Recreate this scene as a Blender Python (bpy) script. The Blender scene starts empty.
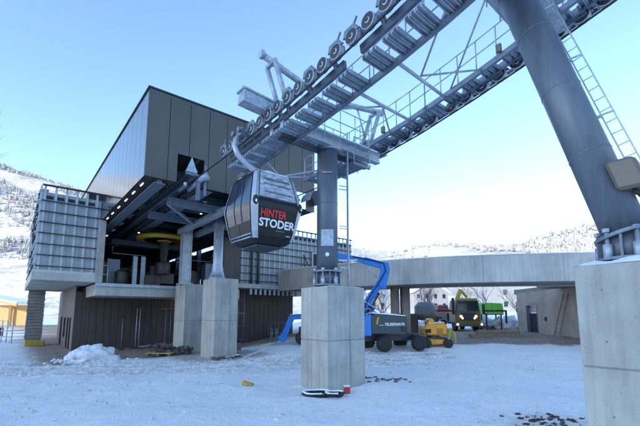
import bpy, math, random
from mathutils import Vector, Matrix, noise
rnd = random.Random(7)
scene = bpy.context.scene
COL = scene.collection
R = math.radians

# ------------------------------------------------------------------ world frame
# camera looks along +Y; the cableway axis leaves to the back left
H = 2.5
AX = R(39.6)
U = Vector((-math.sin(AX), math.cos(AX), 0))      # along the rope towards the station
V = Vector((math.cos(AX), math.sin(AX), 0))       # across the rope, to the right/back
O = Vector((.35, 13.2, 0))
def P(s, t, z=0.0): return O + U*s + V*t + Vector((0, 0, z))
def sm(a, b, x):
    x = min(1, max(0, (x-a)/(b-a))); return x*x*(3-2*x)

# ------------------------------------------------------------------ mesh builder
class MB:
    def __init__(s): s.v = []; s.f = []; s.sm = []
    def add(s, vs, fs, smooth=False):
        n = len(s.v); s.v += [Vector(v) for v in vs]
        for f in fs: s.f.append([i+n for i in f]); s.sm.append(smooth)
        return s
    def hexa(s, c):          # 8 corners, bottom 4 ccw then top 4
        return s.add(c, [(3,2,1,0),(4,5,6,7),(0,1,5,4),(1,2,6,5),(2,3,7,6),(3,0,4,7)])
    def box(s, x0, x1, y0, y1, z0, z1, f=lambda a,b,c: Vector((a,b,c))):
        return s.hexa([f(x0,y0,z0),f(x1,y0,z0),f(x1,y1,z0),f(x0,y1,z0),f(x0,y0,z1),f(x1,y0,z1),f(x1,y1,z1),f(x0,y1,z1)])
    def lbox(s, s0, s1, t0, t1, z0, z1): return s.box(s0, s1, t0, t1, z0, z1, P)
    def bar(s, p, q, w, h=None, up=(0,0,1)):
        h = h or w; p = Vector(p); q = Vector(q); d = (q-p).normalized(); up = Vector(up)
        if abs(d.dot(up)) > .98: up = U if abs(d.dot(U)) < .9 else V
        a = d.cross(up).normalized(); b = a.cross(d).normalized()
        c = []
        for e in (p, q):
            c += [e-a*w/2-b*h/2, e+a*w/2-b*h/2, e+a*w/2+b*h/2, e-a*w/2+b*h/2]
        return s.hexa(c)
    def tube(s, pts, r, n=8, cap=True, closed=False):
        pts = [Vector(p) for p in pts]; k = len(pts)
        rr = r if isinstance(r, (list, tuple)) else [r]*k
        ref = Vector((0,0,1)); rings = []; pa = None
        for i in range(k):
            if closed: d = pts[(i+1) % k]-pts[i-1]
            else: d = pts[min(i+1,k-1)]-pts[max(i-1,0)]
            d.normalize()
            if pa is None:
                a = d.cross(ref)
                if a.length < .1: a = d.cross(Vector((1,0,0)))
            else: a = pa - d*pa.dot(d)
            a.normalize(); pa = a; b = d.cross(a)
            rings.append([pts[i]+(a*math.cos(2*math.pi*j/n)+b*math.sin(2*math.pi*j/n))*rr[i] for j in range(n)])
        vs = [v for g in rings for v in g]; fs = []
        for i in range(k if closed else k-1):
            i2 = (i+1) % k
            for j in range(n): fs.append((i*n+j, i*n+(j+1)%n, i2*n+(j+1)%n, i2*n+j))
        s.add(vs, fs, True)
        if cap and not closed:
            m = len(s.v)-len(vs)
            s.f.append([m+j for j in range(n)][::-1]); s.sm.append(False)
            s.f.append([m+(k-1)*n+j for j in range(n)]); s.sm.append(False)
        return s
    def lathe(s, prof, c, axis, n=20, smooth=True):   # prof: (radius, offset along axis)
        c = Vector(c); ax = Vector(axis).normalized()
        a = ax.orthogonal().normalized(); b = ax.cross(a); vs = []; fs = []
        for r, o in prof:
            for j in range(n):
                w = 2*math.pi*j/n; vs.append(c+ax*o+(a*math.cos(w)+b*math.sin(w))*r)
        for i in range(len(prof)-1):
            for j in range(n): fs.append((i*n+j, i*n+(j+1)%n, (i+1)*n+(j+1)%n, (i+1)*n+j))
        if prof[0][0] > 1e-4: fs.append(list(range(n))[::-1])
        if prof[-1][0] > 1e-4: fs.append([(len(prof)-1)*n+j for j in range(n)])
        return s.add(vs, fs, smooth)
    def prism(s, poly, off):       # planar polygon extruded by off
        poly = [Vector(p) for p in poly]; off = Vector(off); n = len(poly)
        vs = poly+[p+off for p in poly]
        fs = [list(range(n))[::-1], [n+i for i in range(n)]]+[(i,(i+1)%n,n+(i+1)%n,n+i) for i in range(n)]
        return s.add(vs, fs)
    def blob(s, c, rx, ry, rz, seed=0, rough=.25, nu=12, nv=7, half=False):
        c = Vector(c); vs = []; fs = []
        for i in range(nv+1):
            ph = (math.pi/2 if half else math.pi)*i/nv
            for j in range(nu):
                w = 2*math.pi*j/nu; d = Vector((math.sin(ph)*math.cos(w), math.sin(ph)*math.sin(w), math.cos(ph)))
                k = 1+rough*noise.noise(d*1.9+Vector((seed*3.7, seed, 0)))*2
                vs.append(c+Vector((d.x*rx*k, d.y*ry*k, d.z*rz*k)))
        for i in range(nv):
            for j in range(nu): fs.append((i*nu+j, (i+1)*nu+j, (i+1)*nu+(j+1)%nu, i*nu+(j+1)%nu))
        return s.add(vs, fs, True)
    def build(s, name, m, parent=None, bevel=0, **kw):
        o0 = ORG.get(parent.name, Vector((0,0,0))) if parent else Vector((0,0,0))
        if not parent:           # a one-mesh thing gets its origin at its base
            if s.v and kw.get('label'):
                o0 = Vector((sum(v.x for v in s.v)/len(s.v), sum(v.y for v in s.v)/len(s.v), min(v.z for v in s.v)))
        me = bpy.data.meshes.new(name)
        me.from_pydata([v-o0 for v in s.v], [], s.f); me.validate(); 
        if len(me.polygons) == len(s.sm): me.polygons.foreach_set('use_smooth', s.sm)
        me.materials.append(m)
        o = bpy.data.objects.new(name, me); COL.objects.link(o)
        if parent: o.parent = parent; ORG[o.name] = o0
        else: o.location = o0; ORG[o.name] = o0
        for k, v in kw.items():
            if v: o[k] = v
        if bevel:
            b = o.modifiers.new('bevel', 'BEVEL'); b.width = bevel; b.segments = 1; b.limit_method = 'ANGLE'; b.angle_limit = R(40)
        return o
    def each(s, name, m, parent=None, **kw):          # one object for every separate piece
        par = list(range(len(s.v)))
        def fd(i):
            while par[i] != i: par[i] = par[par[i]]; i = par[i]
            return i
        for f in s.f:
            for i in f[1:]: par[fd(i)] = fd(f[0])
        grp = {}
        for f, q in zip(s.f, s.sm): grp.setdefault(fd(f[0]), []).append((f, q))
        out = []
        for fl in grp.values():
            ids = sorted({i for f, _ in fl for i in f}); mp = {i: k for k, i in enumerate(ids)}
            p = MB(); p.v = [s.v[i] for i in ids]; p.f = [[mp[i] for i in f] for f, _ in fl]; p.sm = [q for _, q in fl]
            out.append(p.build(name, m, parent, **kw))
        return out
ORG = {}
def thing(name, loc, label, category, group=None):
    o = bpy.data.objects.new(name, None); COL.objects.link(o); o.location = loc; o.empty_display_size = .3
    o['label'] = label; o['category'] = category
    if group: o['group'] = group
    ORG[o.name] = Vector(loc); return o

# ------------------------------------------------------------------ materials
def nodes(name):
    m = bpy.data.materials.new(name); m.use_nodes = True
    return m, m.node_tree, m.node_tree.nodes['Principled BSDF']
def N(t, k, **kw):
    n = t.nodes.new(k)
    for a, b in kw.items(): setattr(n, a, b)
    return n
def mat(name, c, rough=.6, metal=0, var=.15, scale=3, fine=40, bump=.1, streak=0, spec=.5, coat=0, dirt=None, stretch=None, pits=0, spangle=0):
    m, t, b = nodes(name); L = t.links.new
    geo = N(t, 'ShaderNodeNewGeometry'); src = geo.outputs['Position']
    if stretch:
        mp = N(t, 'ShaderNodeMapping'); L(src, mp.inputs[0]); mp.inputs['Scale'].default_value = stretch; src = mp.outputs[0]
    n1 = N(t, 'ShaderNodeTexNoise'); n1.inputs['Scale'].default_value = scale; n1.inputs['Detail'].default_value = 6; n1.inputs['Roughness'].default_value = .62
    n2 = N(t, 'ShaderNodeTexNoise'); n2.inputs['Scale'].default_value = fine; n2.inputs['Detail'].default_value = 4
    L(src, n1.inputs['Vector']); L(src, n2.inputs['Vector'])
    mx = N(t, 'ShaderNodeMath', operation='MULTIPLY_ADD'); L(n2.outputs['Fac'], mx.inputs[0]); mx.inputs[1].default_value = .35
    L(n1.outputs['Fac'], mx.inputs[2])
    rp = N(t, 'ShaderNodeValToRGB'); e = rp.color_ramp.elements
    e[0].position = .4; e[1].position = .95
    e[0].color = [max(0, x*(1-var)) for x in c]+[1]; e[1].color = [min(1, x*(1+var)) for x in c]+[1]
    L(mx.outputs[0], rp.inputs[0]); col = rp.outputs[0]
    if streak:
        mp = N(t, 'ShaderNodeMapping'); L(geo.outputs['Position'], mp.inputs[0]); mp.inputs['Scale'].default_value = (5, 5, .35)
        n3 = N(t, 'ShaderNodeTexNoise'); n3.inputs['Scale'].default_value = 1.2; n3.inputs['Detail'].default_value = 5; L(mp.outputs[0], n3.inputs['Vector'])
        r3 = N(t, 'ShaderNodeMapRange'); L(n3.outputs['Fac'], r3.inputs[0]); r3.inputs[1].default_value = .42; r3.inputs[2].default_value = .7
        r3.inputs[3].default_value = 1; r3.inputs[4].default_value = 1-streak
        mm = N(t, 'ShaderNodeMix', data_type='RGBA', blend_type='MULTIPLY'); mm.inputs[0].default_value = 1
        L(col, mm.inputs[6]); L(r3.outputs[0], mm.inputs[7]); col = mm.outputs[2]
    if pits or spangle:
        vn = N(t, 'ShaderNodeTexVoronoi'); vn.inputs['Scale'].default_value = 7 if pits else spangle; L(src, vn.inputs['Vector'])
        vr = N(t, 'ShaderNodeMapRange'); 
        if pits: L(vn.outputs['Distance'], vr.inputs[0]); vr.inputs[1].default_value = .05; vr.inputs[2].default_value = .1; vr.inputs[3].default_value = 1-pits; vr.inputs[4].default_value = 1
        else: L(vn.outputs['Color'], vr.inputs[0]); vr.inputs[3].default_value = .84; vr.inputs[4].default_value = 1.12
        vm = N(t, 'ShaderNodeMix', data_type='RGBA', blend_type='MULTIPLY'); vm.inputs[0].default_value = 1
        L(col, vm.inputs[6]); L(vr.outputs[0], vm.inputs[7]); col = vm.outputs[2]
    L(col, b.inputs['Base Color'])
    b.inputs['Metallic'].default_value = metal; b.inputs['Specular IOR Level'].default_value = spec
    rr = N(t, 'ShaderNodeMapRange'); L(n1.outputs['Fac'], rr.inputs[0]); rr.inputs[3].default_value = max(.03, rough-.12); rr.inputs[4].default_value = min(1, rough+.12)
    L(rr.outputs[0], b.inputs['Roughness'])
    if coat: b.inputs['Coat Weight'].default_value = coat; b.inputs['Coat Roughness'].default_value = .06
    if bump:
        bp = N(t, 'ShaderNodeBump'); bp.inputs['Strength'].default_value = bump; bp.inputs['Distance'].default_value = .02
        L(mx.outputs[0], bp.inputs['Height']); L(bp.outputs[0], b.inputs['Normal'])
    return m
def glow(name, c, s):
    m, t, b = nodes(name); b.inputs['Base Color'].default_value = (*c, 1)
    b.inputs['Emission Color'].default_value = (*c, 1); b.inputs['Emission Strength'].default_value = s
    return m

M = {}
M['concrete'] = mat('concrete', (.42,.405,.375), .85, var=.26, scale=1.1, fine=55, bump=.25, streak=.2, pits=.35)
M['bridge'] = mat('bridge_concrete', (.5,.475,.435), .85, var=.3, scale=.55, fine=45, bump=.15, streak=.16, pits=.3)
M['dark_concrete'] = mat('dark_concrete', (.27,.245,.215), .9, var=.3, scale=.7, fine=45, bump=.2, streak=.12)
M['wheel'] = mat('cast_wheel', (.46,.49,.53), .55, .2, var=.3, scale=6, fine=50, bump=.04)
M['wall_concrete'] = mat('wall_concrete', (.42,.36,.3), .9, var=.3, scale=.7, fine=45, bump=.2, streak=.12)
M['galv'] = mat('galvanised_steel', (.42,.46,.52), .5, .45, var=.3, scale=4, fine=60, bump=.04, spangle=14)
M['galv_dark'] = mat('weathered_steel', (.18,.215,.265), .5, .45, var=.25, scale=4, fine=60, bump=.04)
M['shaft'] = mat('shaft_paint', (.145,.17,.205), .46, .3, var=.14, scale=5, fine=70, bump=.05, streak=.18, stretch=(3,3,.5))
M['machine'] = mat('dark_machine_steel', (.05,.055,.065), .5, .4, var=.3, scale=3, fine=30, bump=.06)
M['machine_brown'] = mat('greased_machine_steel', (.085,.07,.062), .5, .3, var=.5, scale=1.6, fine=20, bump=.06)
M['rubber'] = mat('black_rubber', (.022,.022,.024), .75, var=.25, scale=8, fine=50, bump=.1)
M['rope'] = mat('rope_steel', (.04,.042,.05), .5, .6, var=.2, scale=20, bump=.2)
M['fascia'] = mat('bronze_grey_cladding', (.125,.108,.098), .32, .8, var=.12, scale=.5, fine=3, bump=0, stretch=(1.5,1.5,.2))
M['fascia_side'] = mat('bronze_grey_side_cladding', (.26,.265,.275), .14, .95, var=.1, scale=.5, fine=3, bump=.12, stretch=(2.2,2.2,.12))  # same cladding as the front, colour lightened to carry the sky's reflection
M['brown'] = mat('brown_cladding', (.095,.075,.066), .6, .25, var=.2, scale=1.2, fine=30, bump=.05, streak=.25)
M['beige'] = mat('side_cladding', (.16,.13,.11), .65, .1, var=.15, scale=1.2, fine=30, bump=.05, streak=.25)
M['board'] = mat('facade_board', (.37,.385,.4), .8, var=.16, scale=1.6, fine=35, bump=.1, streak=.25)
M['batten'] = mat('pale_batten', (.5,.52,.54), .7, var=.18, scale=3, fine=35, bump=.1)
M['dark_batten'] = mat('dark_batten', (.02,.026,.034), .6, var=.3, scale=5, bump=.05)
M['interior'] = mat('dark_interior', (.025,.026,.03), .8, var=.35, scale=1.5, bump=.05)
M['yellow'] = mat('yellow_paint', (.45,.3,.025), .5, var=.22, scale=4, fine=40, bump=.05)
M['orange_yellow'] = mat('orange_yellow_paint', (.75,.32,.02), .42, var=.18, scale=4, fine=40, bump=.04, coat=.2)
M['blue'] = mat('blue_paint', (.01,.19,.62), .4, var=.15, scale=4, fine=40, bump=.03, coat=.3)
M['charcoal'] = mat('charcoal_paint', (.035,.045,.06), .45, var=.2, scale=4, fine=40, bump=.03, coat=.2)
M['green'] = mat('green_paint', (.16,.52,.06), .45, var=.15, scale=4, fine=40, bump=.03)
M['olive'] = mat('olive_cab_paint', (.11,.095,.03), .45, var=.2, scale=4, fine=40, bump=.03, coat=.2)
M['red'] = mat('red_paint', (.42,.05,.03), .5, var=.2, scale=6, bump=.05)
M['maroon'] = mat('maroon_paint', (.06,.02,.02), .5, var=.3, scale=6, bump=.05)
M['cabin'] = mat('cabin_black', (.009,.009,.013), .4, 0, var=.3, scale=3, fine=30, bump=.01, spec=.3, coat=.06)
M['silver'] = mat('cabin_silver', (.42,.46,.52), .35, .4, var=.12, scale=4, fine=40, bump=.03)
M['glass'] = mat('window_glass', (.012,.018,.03), .06, 0, var=.3, scale=2, bump=.0, spec=.9, coat=1)
M['mirror_glass'] = mat('cabin_glass', (.012,.025,.06), .08, .08, var=.5, scale=2.2, bump=.0, spec=.6, coat=.4)
M['white'] = mat('white_letter', (.8,.8,.8), .5, var=.03, bump=0)
M['redletter'] = mat('red_letter', (.75,.03,.03), .5, var=.05, bump=0)
M['greyletter'] = mat('grey_letter', (.09,.08,.085), .5, var=.05, bump=0)
M['timber'] = mat('fresh_timber', (.6,.38,.17), .75, var=.2, scale=3, fine=40, bump=.15, stretch=(1,1,.3))
M['old_timber'] = mat('old_timber', (.27,.2,.15), .85, var=.3, scale=3, fine=40, bump=.3)
M['rock'] = mat('rock', (.11,.1,.095), .9, var=.45, scale=6, fine=40, bump=.5)
M['soil'] = mat('frozen_soil', (.06,.05,.042), .95, var=.5, scale=8, fine=50, bump=.6)
M['bark'] = mat('bark', (.09,.075,.065), .9, var=.35, scale=6, bump=.3)
M['twig'] = mat('twig', (.1,.08,.075), .9, var=.35, scale=6, bump=.1)
M['frost'] = mat('frosted_twig', (.6,.58,.57), .9, var=.3, scale=2, bump=.1)
M['plaster'] = mat('white_plaster', (.36,.36,.37), .85, var=.1, scale=1, bump=.05)
M['roof_snow'] = mat('roof_snow', (.86,.88,.92), .7, var=.05, scale=1, bump=.2)
M['wall_grey'] = mat('grey_plaster', (.34,.33,.33), .85, var=.15, scale=1, bump=.05)
M['lamp'] = glow('lamp_strip', (1,.9,.75), 2.5)
M['headlamp'] = glow('headlamp_glass', (1,.55,.25), 9)
M['sidelamp'] = glow('side_lamp_glass', (1,.9,.7), 7)
M['worklamp'] = glow('work_lamp_glass', (1,.55,.4), 10)
M['grey_box'] = mat('grey_box_paint', (.17,.14,.115), .5, .1, var=.12, scale=3, bump=.04)
M['tank'] = mat('grey_tank_paint', (.17,.185,.2), .5, .1, var=.15, scale=2, bump=.05)
M['cable'] = mat('black_cable', (.012,.012,.014), .6, var=.3, scale=8, bump=.1)

def snow_mat(name, c=(.92,.91,.895), dirtcol=(.3,.24,.19), bump=.5):
    m, t, b = nodes(name); L = t.links.new
    geo = N(t, 'ShaderNodeNewGeometry'); pos = geo.outputs['Position']
    def nz(sc, det=6, ro=.6):
        n = N(t, 'ShaderNodeTexNoise'); n.inputs['Scale'].default_value = sc; n.inputs['Detail'].default_value = det; n.inputs['Roughness'].default_value = ro
        L(pos, n.inputs['Vector']); return n.outputs['Fac']
    big, med, fin = nz(.45), nz(3.2), nz(26, 5, .7)
    at = N(t, 'ShaderNodeAttribute', attribute_name='dirt')
    def ma(op, a, b_, c_=None):
        n = N(t, 'ShaderNodeMath', operation=op)
        for i, x in enumerate((a, b_, c_)):
            if x is None: continue
            if isinstance(x, (int, float)): n.inputs[i].default_value = x
            else: L(x, n.inputs[i])
        return n.outputs[0]
    # dirt amount: vertex attribute broken up by noise
    k = ma('ADD', ma('MULTIPLY', med, .9), ma('MULTIPLY', fin, .7))
    k = ma('SUBTRACT', k, .8)
    d = ma('ADD', ma('MULTIPLY', at.outputs['Fac'], 1.25), ma('MULTIPLY', k, 1.3))
    r = N(t, 'ShaderNodeMapRange'); L(d, r.inputs[0]); r.inputs[1].default_value = .38; r.inputs[2].default_value = .95
    gate = ma('GREATER_THAN', at.outputs['Fac'], .02)
    fac = ma('MULTIPLY', r.outputs[0], gate)
    sr = N(t, 'ShaderNodeValToRGB'); e = sr.color_ramp.elements; e[0].position = .3; e[1].position = .7
    e[0].color = (*[x*.9 for x in c], 1); e[1].color = (*c, 1); L(big, sr.inputs[0])
    dr = N(t, 'ShaderNodeValToRGB'); e = dr.color_ramp.elements; e[0].position = .35; e[1].position = .7
    e[0].color = (*[x*.6 for x in dirtcol], 1); e[1].color = (*[x*1.5 for x in dirtcol], 1); L(med, dr.inputs[0])
    gr = N(t, 'ShaderNodeMapRange'); L(ma('ADD', ma('MULTIPLY', fin, .6), ma('MULTIPLY', nz(9, 5, .7), .6)), gr.inputs[0]); gr.inputs[1].default_value = .48; gr.inputs[2].default_value = .7; gr.inputs[3].default_value = .84; gr.inputs[4].default_value = 1.06
    gm = N(t, 'ShaderNodeMix', data_type='RGBA', blend_type='MULTIPLY'); gm.inputs[0].default_value = 1; L(sr.outputs[0], gm.inputs[6]); L(gr.outputs[0], gm.inputs[7])
    mx = N(t, 'ShaderNodeMix', data_type='RGBA'); L(fac, mx.inputs[0]); L(gm.outputs[2], mx.inputs[6]); L(dr.outputs[0], mx.inputs[7])
    L(mx.outputs[2], b.inputs['Base Color']); b.inputs['Roughness'].default_value = .75; b.inputs['Specular IOR Level'].default_value = .25
    hgt = ma('ADD', ma('MULTIPLY', med, .8), ma('MULTIPLY', fin, .45))
    bp = N(t, 'ShaderNodeBump'); bp.inputs['Strength'].default_value = bump; bp.inputs['Distance'].default_value = .06; L(hgt, bp.inputs['Height']); L(bp.outputs[0], b.inputs['Normal'])
    return m
M['snow_ground'] = snow_mat('snow_ground', bump=.85)
M['snow'] = mat('snow', (.86,.885,.92), .75, var=.07, scale=5, fine=40, bump=.4, spec=.25)
M['frost_snow'] = mat('frost_snow', (.42,.45,.52), .8, var=.75, scale=1.6, fine=14, bump=.3, spec=.25, stretch=(2.5,2.5,7))
M['heap_snow'] = mat('heap_snow', (.7,.71,.74), .8, var=.22, scale=2.5, fine=22, bump=.7, spec=.25)
M['dirty_snow'] = mat('dirty_snow', (.6,.6,.62), .8, var=.3, scale=3, fine=25, bump=.6, spec=.25)
def hill_mat():
    m, t, b = nodes('snowy_hillside'); L = t.links.new
    geo = N(t, 'ShaderNodeNewGeometry'); pos = geo.outputs['Position']
    n1 = N(t, 'ShaderNodeTexNoise'); n1.inputs['Scale'].default_value = .011; n1.inputs['Detail'].default_value = 7; n1.inputs['Roughness'].default_value = .68; L(pos, n1.inputs['Vector'])
    n2 = N(t, 'ShaderNodeTexNoise'); n2.inputs['Scale'].default_value = .16; n2.inputs['Detail'].default_value = 5; n2.inputs['Roughness'].default_value = .75; L(pos, n2.inputs['Vector'])
    a = N(t, 'ShaderNodeMath', operation='MULTIPLY_ADD'); L(n2.outputs['Fac'], a.inputs[0]); a.inputs[1].default_value = .8; L(n1.outputs['Fac'], a.inputs[2])
    rp = N(t, 'ShaderNodeValToRGB'); e = rp.color_ramp.elements; e[0].position = .8; e[1].position = 1.08
    e[0].color = (.82,.8,.77,1); e[1].color = (.45,.41,.37,1); L(a.outputs[0], rp.inputs[0]); L(rp.outputs[0], b.inputs['Base Color'])
    b.inputs['Roughness'].default_value = .9; b.inputs['Specular IOR Level'].default_value = .1
    return m
M['hill'] = hill_mat()
M['frost_tree'] = mat('frosted_conifer', (.47,.445,.42), .95, var=.65, scale=.09, fine=.6, bump=0, spec=.1)
M['frost_conifer'] = mat('dark_frosted_conifer', (.22,.24,.25), .95, var=.7, scale=1.2, fine=9, bump=0, spec=.1)

# ------------------------------------------------------------------ ground, hills
TRK = [[(-15,15.5),(-9,16.2),(-4,17.6),(1,19.5),(7,20.4)], [(-15,16.9),(-9,17.7),(-4,19.2),(1,21),(7,21.7)], [(-16,18.6),(-9.5,18.8),(-5,19.4),(0,19.3),(5,18.6)]]
def segd(x, y, pl):
    best = 9
    for (x0,y0),(x1,y1) in zip(pl, pl[1:]):
        dx, dy = x1-x0, y1-y0; k = max(0, min(1, ((x-x0)*dx+(y-y0)*dy)/(dx*dx+dy*dy)))
        best = min(best, math.hypot(x-x0-k*dx, y-y0-k*dy))
    return best
PR = [(-.68,.8,-.68,1.05),(9.7,11.5,0,1.4),(14,15.9,-.15,1.3),(-9.5,-7.72,-.8,.9)]
FP = {}
def footprints():
    r_ = random.Random(17)
    for (x0, y0, x1, y1) in ((-9,15,-1,12.6),(-1,12.4,3,10.5),(3,13,9,19),(-13,17,-6,13.8),(-6,13.6,-3,13),(-4,19,3,15),(2,16,7,21),(5.5,12,2,9),(-12,12,-3,10),(0,17.5,-8,15),(9,15,12,20)):
        n = int(math.hypot(x1-x0, y1-y0)/.62); a = math.atan2(y1-y0, x1-x0)
        for i in range(n):
            k = (i+.2*r_.random())/n; o = .12*(1 if i % 2 else -1)+.04*r_.random()+.25*math.sin(i*.23)
            x = x0+(x1-x0)*k-math.sin(a)*o; y = y0+(y1-y0)*k+math.cos(a)*o; w = a+r_.uniform(-.3,.3)
            for dx in (-.6,0,.6):
                for dy in (-.6,0,.6):
                    kk = (int((x+dx)//.6), int((y+dy)//.6)); l = FP.setdefault(kk, []); e = (x, y, math.cos(w), math.sin(w))
                    if e not in l: l.append(e)
footprints()
def G0(x, y): return .8*sm(17,30,y)*sm(-8,-1,x) + 3*sm(55,120,y)*sm(-60,20,x)
def ST(x, y):
    d = Vector((x,y,0))-O; return d.dot(U), d.dot(V)
def G(x, y):
    z = G0(x, y)
    r = math.hypot(x, y-12)
    if r < 60:
        for (a, b_, c, d) in PR:
            s, t = ST(x, y); q = math.hypot(max(a-s, s-b_, 0), max(c-t, t-d, 0))
            if 0 < q < .6: z += .09*math.exp(-q/.16)*(.8+noise.noise(Vector((x*2.2, y*2.2, 4))))
        if r < 16:
            f = FP.get((int(x//.6), int(y//.6)))
            for (fx_, fy_, ca, sa) in (f or ()):
                u, v = (x-fx_)*ca+(y-fy_)*sa, -(x-fx_)*sa+(y-fy_)*ca; q = (u/.17)**2+(v/.085)**2
                if q < 1.6: z += -.06*max(0, 1-q)+(.02 if q > .9 else 0)
        n = noise.noise(Vector((x*.35, y*.35, 0)))*.09+noise.noise(Vector((x*1.1, y*1.1, 5)))*.04+noise.noise(Vector((x*3, y*3, 9)))*.022+abs(noise.noise(Vector((x*6, y*6, 2))))*.02*(.4+noise.noise(Vector((x*.5,y*.5,6))))
        z += n*(1-sm(35,60,r))
        if y < 26 and x < 9:
            for i, pl in enumerate(TRK):
                d = segd(x, y, pl)
                if d < .7: z += (-.11+.03*math.sin(22*(x*.9+y*.3)) if d < .24 else .085*max(0, 1-(d-.24)/.26)*(1+noise.noise(Vector((x*5,y*5,3)))))*(.65+.5*noise.noise(Vector((x*.9,y*.9,i*7))))
    return z
def dirt(x, y):
    s, t = ST(x, y); d = 0
    d = max(d, 1.0*sm(11.0,14.5,s+1.2*noise.noise(Vector((x*.5,y*.5,1))))*sm(-9.5,-6,t)*(1-sm(9,14,t)))           # along the station wall
    d = max(d, .6*(1-sm(.6,2.2,max(abs(s-11)-1.5, abs(t-.7)-1.2, 0))))     # round the station piers
    d = max(d, .95*sm(23.2,25.5,y+noise.noise(Vector((x*.4,y*.4,2)))*1.5)*sm(3.5,8,x)*(1-sm(40,46,y)))  # dirt road under the bridge
    d = max(d, .42*(1-sm(0,2.6,math.hypot((x-5.2)*.7, y-9.0))))
    for i, pl in enumerate(TRK):
        q = segd(x, y, pl)
        if q < 1.1: d = max(d, .95*(1-sm(.08,.26,q))*(.75+.25*math.sin(14*(x+.3*y))), .42*(1-sm(.2,1.0,q)))
    d = max(d, .4*(1-sm(0,3,abs(y-17.5-.1*x)))*(1-sm(-2,6,x)))
    return d
def axis(a, b, st, far0, far1):
    v = []; x = a
    while x < b: v.append(x); x += st
    lo = []; x = a; k = st
    while x > far0: k *= 1.35; x -= k; lo.append(x)
    hi = []; x = v[-1]; k = st
    while x < far1: k *= 1.35; x += k; hi.append(x)
    return lo[::-1]+v+hi
xs = axis(-17, 17, .105, -1500, 1500); ys = axis(5, 30, .105, -900, 2200)
vs = [(x, y, G(x, y)) for y in ys for x in xs]; nx = len(xs)
fs = [(j*nx+i, j*nx+i+1, (j+1)*nx+i+1, (j+1)*nx+i) for j in range(len(ys)-1) for i in range(nx-1)]
me = bpy.data.meshes.new('ground'); me.from_pydata(vs, [], fs); me.polygons.foreach_set('use_smooth', [True]*len(fs))
at = me.attributes.new('dirt', 'FLOAT', 'POINT')
at.data.foreach_set('value', [dirt(v[0], v[1]) if abs(v[0]) < 60 and -5 < v[1] < 80 else 0 for v in vs])
me.materials.append(M['snow_ground'])
go = bpy.data.objects.new('ground', me); COL.objects.link(go); go['kind'] = 'structure'

SK = [(-1500,520),(-900,390),(-640,300),(-519,252),(-470,236),(-386,207),(-250,168),(-120,135),(-32,122),(40,119),(120,112),(195,109),(250,113),(292,118),(357,126),(438,144),(520,162),(700,205),(1100,290),(1500,340)]
def lerp(tab, x):
    if x <= tab[0][0]: return tab[0][1]
    for (a,b),(c,d) in zip(tab, tab[1:]):
        if x <= c: return b+(d-b)*(x-a)/(c-a)
    return tab[-1][1]
def hill_h(x, y):
    k = sm(150, 640, y) - .35*sm(640, 1300, y)
    return -3+(lerp(SK, x)-2)*k + (noise.noise(Vector((x*.008,y*.008,1)))*16+noise.noise(Vector((x*.03,y*.03,3)))*5)*sm(170,400,y)*(1-.75*sm(560,600,y)*(1-sm(660,700,y)))
b = MB(); hx = list(range(-1500,1501,25)); hy = list(range(140,1301,20))
vv = [(x,y,hill_h(x,y)) for y in hy for x in hx]
b.add(vv, [(j*len(hx)+i, j*len(hx)+i+1, (j+1)*len(hx)+i+1, (j+1)*len(hx)+i) for j in range(len(hy)-1) for i in range(len(hx)-1)], True)
b.build('hills', M['hill'], kind='structure')
# unseen hill added behind the viewpoint, shaped to keep the valley floor in shade
SAZ, SEL = R(-142), R(16)
sdir = Vector((math.sin(SAZ)*math.cos(SEL), math.cos(SAZ)*math.cos(SEL), math.sin(SEL)))
sh = Vector((sdir.x, sdir.y, 0)).normalized(); sl = Vector((-sh.y, sh.x, 0))
if sl.y < 0: sl = -sl
b = MB(); na, nb = 110, 14; vv = []
for j in range(nb+1):
    for i in range(na+1):
        a = -1300+(70+1300)*i/na; q = j/nb
        hgt = 199*math.sin(math.pi*q)*(1-sm(44,68,a))*(1-.5*sm(900,1300,-a)) 
        p = sh*(440+320*q)+sl*a
        vv.append((p.x, p.y, -1+hgt+(noise.noise(Vector((p.x*.03,p.y*.03,0)))*4 if 0 < j < nb else 0)))
b.add(vv, [(j*(na+1)+i, j*(na+1)+i+1, (j+1)*(na+1)+i+1, (j+1)*(na+1)+i) for j in range(nb) for i in range(na)], True)
b.build('ridge', M['hill'], kind='structure')

# frosted woods on the hillsides: one mass of conifers
def conifer(mb, x, y, z, h, r, rg, tiers=4, n=7):
    for k in range(tiers):
        z0 = z+h*(.08+.22*k); z1 = z+h*min(1, .08+.22*k+.42); rr = r*(1-.21*k); c0 = len(mb.v)
        vs = [(x, y, z1)]
        for j in range(n*2):
            w = math.pi*j/n+rg.random()*.3; q = rr*(1 if j % 2 else .55)*(.75+.5*rg.random())
            vs.append((x+q*math.cos(w), y+q*math.sin(w), z0-(.06*h*rg.random() if j % 2 else -.04*h)))
        mb.add(vs, [(0, 1+j, 1+(j+1) % (2*n)) for j in range(2*n)])
rg = random.Random(3)
b = MB()
n = 0
while n < 2900:
    y = rg.uniform(455, 665); x = rg.uniform(140, 640) if n % 5 else rg.uniform(-60, 300)
    den = sm(120, 330, x)*.9+.12
    if rg.random() > den or noise.noise(Vector((x*.012,y*.012,8))) < -.2+.35*(1-sm(150,300,x)): continue
    conifer(b, x, y, hill_h(x,y)-.5, rg.uniform(6,13)*(.55+.45*sm(150,380,x)), rg.uniform(1.7,3.0), rg, 3, 5); n += 1
n = 0
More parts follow.
